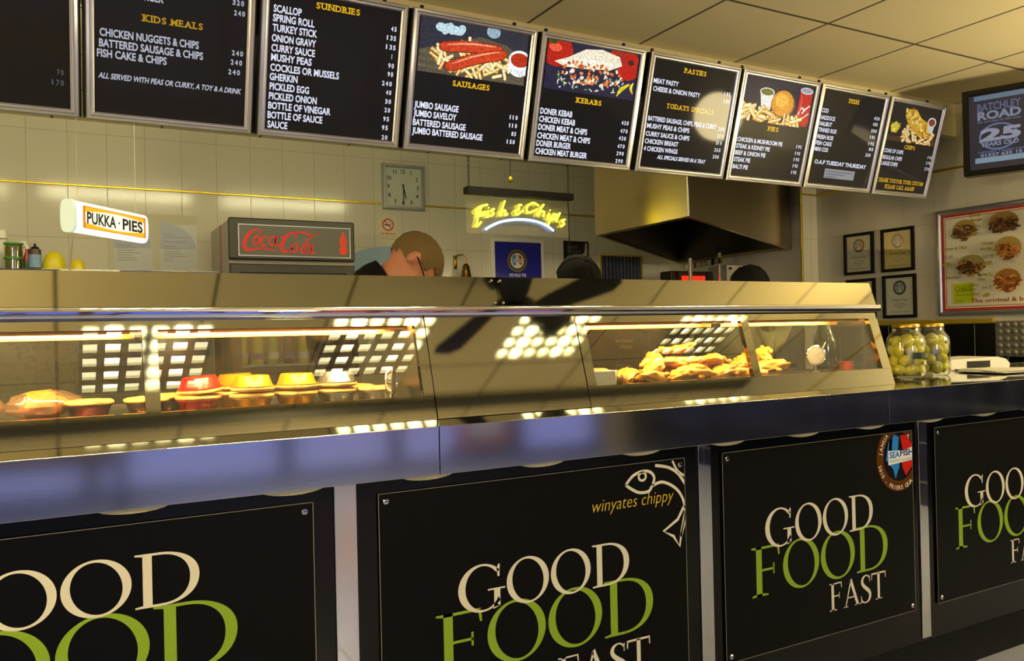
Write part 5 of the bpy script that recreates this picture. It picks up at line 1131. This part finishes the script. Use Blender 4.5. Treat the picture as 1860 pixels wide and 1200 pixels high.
A = Art(); A.rect(.085, .215, .075, .195, '#c8dc14').up(); A.text('CHEESE', .098, .150, .205, .026, '#1f3a1a', bold=-.01, shear=.1); A.stroke([(.10, .143), (.15, .148), (.20, .145)], .003, '#1f3a1a'); A.text('NOW AVAILABLE', .10, .118, .19, .013, '#2f4a1a', bold=-.01); A.text('ask', .105, .085, .15, .010, '#2f4a1a', bold=-.01)
A.v = [(p[0]+0.015, p[1], p[2]) for p in A.v]
A.build('yellow_note', INK, km, 0.0095, label='bright yellow handwritten note')
pp = thing('patterned_panel', 'grey panel embossed with a round pattern at the right end of the wall', 'panel', (4.80, 2.82, CT), (RX, 0, -PI/2))
PATT = principled('embossed_grey', '#8f8d84', 0.35, 0.6, var=0.1)
MB().box(0, 0.7, 0, 0.205, 0.001, 0.012).build('sheet', PATT, pp)
m = MB()
for i in range(16):
    for j in range(5): m.ball((0.022+0.043*i, 0.022+0.040*j, 0.011), (0.018, 0.018, 0.006), 10, 6)
m.build('embossed_rounds', PATT, pp)
# wall-mounted screen
tv = upright('wall_television', 'wall television showing a blue advert near the ceiling', 'television', 4.30, 2.68, H+0.79, math.radians(-67))
MB().box(0, 0.74, 0, 0.455, -0.07, 0.0, bev=0.006).build('casing', BLACK_GLOSS, tv)
frame_mesh(MB(), 0.74, 0.455, [(0, 0), (0, .012), (.004, .015), (.026, .012), (.030, .004), (.030, 0)]).build('bezel', BLACK_GLOSS, tv)
TVM = printed('screen_picture', 0.1, 0.30)
A = Art(); A.rect(.030, .71, .030, .425, '#232c48').up().rect(.055, .50, .395, .42, '#8fb4d8').rect(.055, .71, .062, .090, '#bfe4ff')
A.text('BATCHLEY', .070, .338, .27, .040, '#7f8fc8', bold=.03); A.text('ROAD', .070, .292, .27, .042, '#b8c8f0', bold=.04); A.text('fish and chips to take away', .07, .275, .27, .012, '#9aaad8', bold=.02)
A.stroke([(.165+.085*math.cos(t), .195+.066*math.sin(t)) for t in [2*PI*k/20 for k in range(20)]], .010, '#8fa4e0', closed=True)
A.up().text('25', .075, .178, .265, .062, '#d8e0ff', bold=.05, shear=.12); A.text('YEARS OLD', .080, .148, .255, .022, '#c8d4ff', bold=.03, shear=.1)
A.text('ORDERS TAKEN ON', .070, .112, .275, .012, '#8a9ae8', bold=.02); A.text('01527 635 15', .080, .094, .27, .015, '#d0dcff', bold=.03)
A.up().rect(.30, .71, .095, .39, '#3a2c2a').up(); rr = random.Random(2)
for k in range(40): A.up().ell(rr.uniform(.33, .68), rr.uniform(.12, .36), rr.uniform(.015, .04), rr.uniform(.01, .03), rr.choice(['#8a2a1c', '#c8d0e8', '#3a4a9a', '#b88a4a', '#5a3a2a']), rot=rr.uniform(0, 3))
A.build('lit_screen', TVM, tv, 0.0045)
MB().box(0.02, 0.10, 0.24, 0.44, -0.28, -0.07, bev=0.005).build('bracket', principled('bracket_cream', '#a89a6a', 0.5, var=0.05), tv)
# ================================================================ right end of the counter
JG = glass('jar_glass', '#fbfdf8', 0.05); VIN = glass('pickling_vinegar', '#f7f3b4', 0.02)
EGG = principled('pickled_egg', '#eee9a0', 0.4, var=0.06, bscale=40)
LIDM = principled('gold_jar_lid', '#c9a24a', 0.3, 0.9, var=0.1)
proto_egg = MB().ball((0, 0, 0), (0.0195, 0.0195, 0.0245), 16, 10).build('pickled_egg', EGG, None)
egg_mesh = proto_egg.data; bpy.data.objects.remove(proto_egg)
def egg_jar(x, y, label, lvl, seed, eggs_label, grp, lab):
    t = thing('egg_jar', label, 'jar', (x, y, CT+0.0005), (0, 0, -0.45), group='jars of pickled eggs on the counter')
    MB().lathe([(0, 0.0), (0.056, 0.0), (0.064, 0.006), (0.0675, 0.02), (0.0675, 0.128), (0.062, 0.148), (0.046, 0.170), (0.044, 0.182), (0.0415, 0.182), (0.0435, 0.169), (0.0595, 0.146), (0.065, 0.127), (0.065, 0.021), (0.061, 0.010), (0, 0.006)], n=40).build('glass_body', JG, t)
    prof = [(0, 0.0075), (0.060, 0.0115), (0.0642, 0.022)]
    prof += [(0.0642, min(lvl, 0.126))] + ([(0.0588, 0.1455)] if lvl > .145 else []) + ([(0.045, 0.166)] if lvl > .166 else []) + [(0, lvl if lvl < .126 else min(lvl, .166)+.0005)]
    MB().lathe(prof, n=32).build('vinegar', VIN, t)
    MB().lathe([(0, 0.183), (0.045, 0.183), (0.0475, 0.185), (0.0475, 0.194), (0.045, 0.197), (0, 0.197)], n=32).build('lid', LIDM, t)
    if lab:
        m = MB(); n = 14
        def cyl(name, z0, z1, a0, a1, mat, r):
            m = MB(); A0 = [m.bm.verts.new((r*math.cos(a0+(a1-a0)*k/n), r*math.sin(a0+(a1-a0)*k/n), z0)) for k in range(n+1)]; B0 = [m.bm.verts.new((r*math.cos(a0+(a1-a0)*k/n), r*math.sin(a0+(a1-a0)*k/n), z1)) for k in range(n+1)]
            for k in range(n): m.bm.faces.new([A0[k], A0[k+1], B0[k+1], B0[k]])
            return m.build(name, mat, t)
        cyl('green_label', 0.072, 0.094, math.radians(-100), math.radians(-12), principled('dark_green_label', '#12301c', 0.4, var=0.1), 0.0678)
        cyl('label_text_block', 0.086, 0.090, math.radians(-46), math.radians(-18), PAPER, 0.0681); cyl('label_text_block', 0.077, 0.081, math.radians(-46), math.radians(-18), PAPER, 0.0681)
        cyl('pale_sticker', 0.050, 0.066, math.radians(-62), math.radians(-48), PAPER, 0.0681)
    r = random.Random(seed); z = 0.031; lay = 0; n_ = 0; top = lvl-.011
    while z < top:
        R = 0.0425 if z < 0.12 else 0.031; k = 6 if z < .12 else 4; off = lay*0.5
        for q in range(k+1):
            c = q == k; a = 2*PI*(q+off)/k+r.uniform(-.05, .05)
            e = bpy.data.objects.new('pickled_egg', egg_mesh); C.objects.link(e)
            rr_ = 0.0 if c else R
            p = Vector((rr_*math.cos(a), rr_*math.sin(a), z+(0.006 if c else 0)))
            e.location = Vector((x, y, CT))+p; e.rotation_euler = (r.uniform(-1.2, 1.2), r.uniform(-1.2, 1.2), r.uniform(0, 3)); tag(e, eggs_label, 'egg', grp); n_ += 1
        z += 0.0345; lay += 1
egg_jar(2.712, 1.925, 'full glass jar of pickled eggs with a green label, beside the fish cabinet', 0.168, 1, 'pickled egg in the full jar with the green label', 'eggs in the jar beside the cabinet', True)
egg_jar(2.925, 1.972, 'glass jar of pickled eggs, less full, to the right of the labelled jar', 0.146, 2, 'pickled egg in the less full jar to the right', 'eggs in the right-hand jar', False)
vj = thing('vinegar_jar', 'clear bottle half hidden behind the end of the fish cabinet', 'bottle', (2.56, 2.16, CT+0.0005))
MB().lathe([(0, 0), (0.038, 0), (0.042, 0.01), (0.042, 0.135), (0.036, 0.155), (0.022, 0.185), (0.021, 0.205), (0.019, 0.205), (0.034, 0.155), (0.039, 0.13), (0.039, 0.01), (0, 0.006)], n=28).build('glass_body', glass('green_tint_glass', '#c8d4b8', 0.07), vj)
MB().lathe([(0, 0.008), (0.037, 0.011), (0.037, 0.12), (0, 0.12)], n=24).build('contents', glass('pale_vinegar', '#b8c470', 0.03), vj)
MB().lathe([(0, 0.206), (0.024, 0.206), (0.025, 0.224), (0, 0.225)], n=20).build('cap', GREY_PL, vj)
rp = thing('red_tub', 'small red tub between the fish cabinet and the egg jars', 'tub', (2.63, 2.12, CT+0.0005)); MB().lathe([(0, 0), (0.022, 0), (0.027, 0.06), (0.024, 0.06), (0.02, 0.004), (0, 0.004)], n=20).build('tub', FOILS['red'], rp)
tt = thing('card_terminal_tray', 'low white rounded plastic unit with a dark label behind the papers', 'counter unit', (3.36, 2.13, CT+0.0005), (0, 0, -0.1))
MB().prism([(-0.24, 0), (0.22, 0), (0.225, 0.02), (0.20, 0.04), (0.15, 0.05), (-0.20, 0.044), (-0.235, 0.03)], 'y', -0.06, 0.12).build('body', WHITE_PL, tt)
MB().box(-0.04, 0.10, -0.0615, -0.0603, 0.008, 0.036).build('dark_label', BLACK_MATT, tt)
pr_ = random.Random(5)
for k in range(6):
    o = MB().box(-0.105, 0.105, -0.148, 0.148, 0, 0.0016).build('paper_sheet', PAPER, None); o.location = (3.30+pr_.uniform(-.03, .03), 1.90+pr_.uniform(-.02, .02), CT+0.0008+0.0019*k); o.rotation_euler = (0, 0, 1.2+pr_.uniform(-.35, .35))
    tag(o, ['lowest sheet of the paper pile on the counter', 'second lowest sheet of the paper pile on the counter', 'third lowest sheet of the paper pile on the counter', 'third sheet from the top of the paper pile on the counter', 'second sheet from the top of the paper pile on the counter', 'top sheet of the paper pile on the counter'][k], 'paper', 'sheets of paper on the counter')

# ================================================================ people behind the counter
SKIN = principled('skin', '#c08062', 0.5, bump=0.05, bscale=120, var=0.08)
HAIRM = principled('short_brown_hair', '#6e5a30', 0.8, bump=0.9, bscale=220, var=0.5)
SHIRT = principled('black_workwear', '#08080b', 0.85, spec=0.2, bump=0.3, bscale=90, var=0.2)
TROU = principled('dark_trousers', '#1a1c22', 0.8, var=0.15); SHOE = principled('black_shoes', '#0c0c0e', 0.4, var=0.1)
CAPM = principled('black_cap_cloth', '#08080a', 0.85, spec=0.2, bump=0.3, bscale=150, var=0.15)
def remesh(m, name, mat, parent, vox=0.009, smooth=4):
    bmesh.ops.recalc_face_normals(m.bm, faces=m.bm.faces)
    me = bpy.data.meshes.new(name); m.bm.to_mesh(me); m.bm.free(); o = bpy.data.objects.new(name, me); C.objects.link(o)
    md = o.modifiers.new('r', 'REMESH'); md.mode = 'VOXEL'; md.voxel_size = vox
    ms = o.modifiers.new('s', 'SMOOTH'); ms.iterations = smooth; ms.factor = 0.5
    me2 = bpy.data.meshes.new_from_object(o.evaluated_get(bpy.context.evaluated_depsgraph_get())); o.modifiers.clear(); o.data = me2; bpy.data.meshes.remove(me)
    me2.name = name; me2.polygons.foreach_set('use_smooth', [True]*len(me2.polygons)); me2.materials.clear(); me2.materials.append(mat)
    if parent: o.parent = parent
    return o
def head_frame(c, fwd, upv):
    f_ = Vector(fwd).normalized(); u_ = Vector(upv); u_ = (u_-f_*u_.dot(f_)).normalized(); r_ = f_.cross(u_)
    return Matrix(((r_.x, f_.x, u_.x, c[0]), (r_.y, f_.y, u_.y, c[1]), (r_.z, f_.z, u_.z, c[2]), (0, 0, 0, 1)))
def add_head(m, M):
    """skull, jaw, nose, brow, lips and ears in the head's own frame (x right, y forward, z up)"""
    def b(c, r, **k):
        q = MB(); q.ball(c, r, 20, 14, **k)
        bmesh.ops.transform(q.bm, matrix=M, verts=q.bm.verts); tmp = bpy.data.meshes.new('t'); q.bm.to_mesh(tmp); q.bm.free(); m.bm.from_mesh(tmp); bpy.data.meshes.remove(tmp)
    b((0, -0.012, 0.028), (0.076, 0.098, 0.088)); b((0, 0.022, -0.035), (0.060, 0.072, 0.080)); b((0, 0.052, -0.090), (0.032, 0.030, 0.026))
    b((0, 0.098, -0.010), (0.013, 0.018, 0.026)); b((0, 0.104, -0.022), (0.017, 0.014, 0.011)); b((0, 0.078, 0.028), (0.052, 0.016, 0.012)); b((0, 0.082, -0.058), (0.024, 0.012, 0.006)); b((0, 0.079, -0.067), (0.021, 0.012, 0.006))
    for s in (-1, 1):
        b((s*0.045, 0.058, -0.025), (0.022, 0.022, 0.02)); b((s*0.077, -0.006, -0.002), (0.009, 0.016, 0.028)); b((s*0.083, -0.013, 0.004), (0.006, 0.011, 0.022))
def person(label, pelvis, chest, neck, hc, fwd, upv, sh, el, ha, feet, hair, kit):
    P = thing('person', label, 'person', (0, 0, 0)); M = head_frame(hc, fwd, upv)
    V = Vector; pelvis, chest, neck, hc = V(pelvis), V(chest), V(neck), V(hc)
    m = MB(); add_head(m, M)
    m.tube([chest, neck, neck.lerp(hc, .45), hc-(M.to_3x3() @ V((0, 0.0, 0.02)))], [0.085, 0.062, 0.056, 0.05], 14)
    m.tube([pelvis-V((0, 0, .10)), pelvis, pelvis.lerp(chest, .5), chest, chest.lerp(neck, .55)], [0.12, 0.145, 0.135, 0.155, 0.09], 18)
    for s in (0, 1):
        m.tube([chest.lerp(neck, .6), V(sh[s]), V(sh[s]).lerp(V(el[s]), .5), V(el[s]), V(el[s]).lerp(V(ha[s]), .4), V(ha[s])], [0.07, 0.062, 0.050, 0.040, 0.040, 0.027], 12)
        d = (V(ha[s])-V(el[s])).normalized(); side = d.cross(V((0, 0, 1))).normalized(); nrm = side.cross(d)
        hp = V(ha[s]); m.ball(hp+d*.045, (0.03, 0.03, 0.03), 12, 8); m.tube([hp, hp+d*.05, hp+d*.085], [0.026, 0.034, 0.03], 10)
        for q, (o_, l_) in enumerate(((-.030, .062), (-.010, .074), (.010, .070), (.029, .055))):
            a = hp+d*.082+side*o_; m.tube([a, a+d*l_*.5-nrm*.006, a+d*l_*.8-nrm*.022, a+d*l_*.9-nrm*.036], [0.0095, 0.009, 0.0085, 0.0075], 8)
        g = -1 if s == 0 else 1; a = hp+d*.03+side*g*.028; m.tube([a, a+d*.03+side*g*.022, a+d*.055+side*g*.020-nrm*.012], [0.0115, 0.0105, 0.0085], 8)
        hp_ = pelvis+V((-.09 if s == 0 else .09, 0, -.05)); ft = V(feet[s]); kn = hp_.lerp(ft, .48)+V((0, -.03, 0))
        m.tube([hp_, kn.lerp(hp_, .5), kn, kn.lerp(ft, .4), ft+V((0, 0, .08))], [0.088, 0.078, 0.056, 0.054, 0.040], 12); m.tube([ft+V((0, .04, .045)), ft+V((0, -.06, .035)), ft+V((0, -.15, .028))], [0.042, 0.042, 0.030], 10)
    remesh(m, 'body', SKIN, P, 0.008, 3)
    # clothing over the body
    m = MB(); k = 1.10
    m.tube([pelvis-V((0, 0, .14)), pelvis, pelvis.lerp(chest, .5), chest, chest.lerp(neck, .55), chest.lerp(neck, .92), neck.lerp(hc, .22 if hair == 'short' else .03)], [0.15, 0.165, 0.155, 0.178, 0.13, 0.096, 0.092 if hair == 'short' else 0.084], 20)
    for s in (0, 1): m.tube([chest.lerp(neck, .55), V(sh[s]), V(sh[s]).lerp(V(el[s]), .5), V(sh[s]).lerp(V(el[s]), .85)], [0.08, 0.078, 0.066, 0.064], 14)
    remesh(m, 'shirt', SHIRT, P, 0.011, 5)
    m = MB()
    for s in (0, 1):
        hp_ = pelvis+V((-.09 if s == 0 else .09, 0, -.05)); ft = V(feet[s]); kn = hp_.lerp(ft, .48)+V((0, -.03, 0))
        m.tube([hp_+V((0, 0, .04)), kn.lerp(hp_, .5), kn, kn.lerp(ft, .4), ft+V((0, 0, .06))], [0.115, 0.098, 0.074, 0.072, 0.068], 14)
        MB().tube([ft+V((0, .05, .048)), ft+V((0, -.06, .044)), ft+V((0, -.15, .036)), ft+V((0, -.18, .034))], [0.046, 0.048, 0.036, 0.02], 12).build('shoe', SHOE, P)
    remesh(m, 'trousers', TROU, P, 0.011, 4)
    for s in (-1, 1):
        e = MB().ball((s*0.031, 0.086, 0.006), 0.0105, 12, 8).build('eye', WHITE_PL, P, M=M); MB().ball((s*0.031, 0.0935, 0.006), 0.0055, 10, 6).build('iris', BLACK_GLOSS, e, M=M)
    if hair == 'short':
        m = MB(); m.ball((0, -0.014, 0.032), (0.0800, 0.102, 0.0915), 40, 28, amp=0.03, freq=9, seed=3)
        def cut(v):
            return v.co.z < -0.03 and v.co.y > -0.05 or (v.co.y > 0.055 and v.co.z < 0.062) or (v.co.z < 0.012 and v.co.y > -0.012) or v.co.z < -0.045
        bmesh.ops.delete(m.bm, geom=[v for v in m.bm.verts if cut(v)], context='VERTS'); m.build('hair', HAIRM, P, M=M, ang=180)
        g = MB()
        for s in (-1, 1):
            g.tube([(s*0.031+0.024*math.cos(t), 0.106, 0.004+0.018*math.sin(t)) for t in [2*PI*q/16 for q in range(16)]], 0.0022, 6, closed=True)
            g.tube([(s*0.056, 0.104, 0.008), (s*0.079, 0.085, 0.009), (s*0.083, 0.0, 0.012), (s*0.084, -0.018, 0.000)], 0.0026, 6)
        g.tube([(-0.007, 0.107, 0.008), (0, 0.109, 0.011), (0.007, 0.107, 0.008)], 0.002, 6); g.build('glasses', BLACK_MATT, P, M=M)
        d = (hc-neck).normalized(); c = neck+d*.020
        MB().lathe([(0.086, -0.05), (0.086, 0.0), (0.080, 0.030), (0.074, 0.032), (0.072, -0.05)], (0, 0, 0), 24, M=Matrix.Translation(c) @ Vector((0, 0, 1)).rotation_difference(d).to_matrix().to_4x4()).build('collar', SHIRT, P)
    else:
        m = MB(); n = 32
        m.lathe([(0.0, 0.132), (0.02, 0.131), (0.045, 0.124), (0.070, 0.105), (0.086, 0.076), (0.0925, 0.045), (0.094, 0.022), (0.089, 0.022), (0.0, 0.10)], (0, -0.012, 0), n, M=Matrix.Diagonal((1, 1.14, 1, 1)))
        cp = m.build('cap', CAPM, P, M=M); MB().ball((0, -0.012, 0.134), (0.008, 0.008, 0.005), 10, 6).build('cap_button', CAPM, cp, M=M)
        m = MB()
        for t in range(6):
            a = PI*t/3+PI/6; m.tube([(0.0945*math.cos(a)*q_, -0.012+0.0945*1.14*math.sin(a)*q_, z_) for q_, z_ in ((0.05, .1325), (.48, .1255), (.75, .1065), (.92, .0775), (.99, .046), (1.003, .024))], 0.0016, 5)
        m.build('cap_seams', CAPM, cp, M=M)
        m = MB(); ro = [[], []]
        for q in range(17):
            a = PI*q/16; w_ = math.sin(a)
            for lv in (0, 1): ro[lv].append([m.bm.verts.new((0.088*math.cos(a), 0.058+0.02*w_+e_*0.085*w_**.8, 0.030-0.006*lv-0.020*(math.cos(a)**2)-0.012*e_*w_)) for e_ in (0, .5, 1)])
        for q in range(16):
            for e_ in (0, 1):
                m.bm.faces.new([ro[0][q][e_], ro[0][q+1][e_], ro[0][q+1][e_+1], ro[0][q][e_+1]]); m.bm.faces.new([ro[1][q][e_], ro[1][q][e_+1], ro[1][q+1][e_+1], ro[1][q+1][e_]])
            m.bm.faces.new([ro[0][q][2], ro[0][q+1][2], ro[1][q+1][2], ro[1][q][2]])
        m.build('cap_peak', CAPM, cp, M=M)
        MB().ball((0, -0.014, 0.012), (0.0805, 0.101, 0.07), 24, 14).build('hair', HAIRM, P, M=M)
    if kit:
        A = Art(); A.text('winyates', -0.04, 0.012, 0.055, 0.018, '#b08a1c', bold=0, shear=.2); A.text('chippy', -0.02, -0.014, 0.05, 0.018, '#b08a1c', bold=0, shear=.2)
        o = A.build('chest_lettering', INK, P, 0); o.matrix_local = kit
    return P
# the man bending over, face turned down to the right
person('man in glasses with short brown hair bending over his work', (1.12, 3.12, 0.95), (0.93, 2.82, 1.165), (0.955, 2.66, H+0.165), (1.062, 2.62, H+0.238), (0.25, -0.25, -0.93), (0.93, -0.10, 0.30),
       ((0.80, 2.80, 1.16), (1.16, 2.86, 1.15)), ((0.84, 2.64, 0.99), (1.22, 2.66, 0.99)), ((0.98, 2.47, 0.955), (1.18, 2.46, 0.955)), ((1.0, 3.18, 0), (1.24, 3.18, 0)), 'short', None)
person('worker in a black cap facing the customers with head bowed', (2.10, 3.16, 0.90), (2.09, 3.10, 1.10), (2.02, 3.06, 1.24), (1.985, 2.985, H+0.200), (0.02, -0.74, -0.67), (0.0, -0.62, 0.78),
       ((1.88, 3.06, 1.16), (2.30, 3.06, 1.15)), ((1.82, 2.92, 0.92), (2.38, 2.94, 0.92)), ((1.92, 2.70, 0.93), (2.22, 2.68, 0.93)), ((2.0, 3.16, 0), (2.22, 3.16, 0)), 'cap', Matrix.Translation((2.165, 2.905, H-0.06)) @ Matrix.Rotation(RX-0.12, 4, 'X'))
person('worker in a black peaked cap turned to the left beside the grill', (3.16, 3.22, 0.88), (3.16, 3.20, 1.10), (3.12, 3.12, 1.24), (3.08, 3.05, H+0.185), (-0.88, -0.20, -0.42), (-0.38, -0.05, 0.92),
       ((3.10, 3.02, 1.16), (3.20, 3.38, 1.16)), ((2.95, 2.95, 0.95), (3.06, 3.40, 0.94)), ((2.75, 3.02, 0.93), (2.84, 3.26, 0.93)), ((3.07, 3.22, 0), (3.27, 3.22, 0)), 'cap', None)
wk = thing('work_counter', 'steel work counter where the staff are bending', 'counter', (0, 0, 0))
box('top', STEEL_SOFT, (-1.6, 3.45, 2.325, 2.455, 0.87, 0.90), wk, 0.004); box('front', STEEL_SOFT, (-1.6, 3.45, 2.335, 2.435, 0.08, 0.87), wk); box('plinth', BLACK_MATT, (-1.6, 3.45, 2.345, 2.42, 0, 0.08), wk)
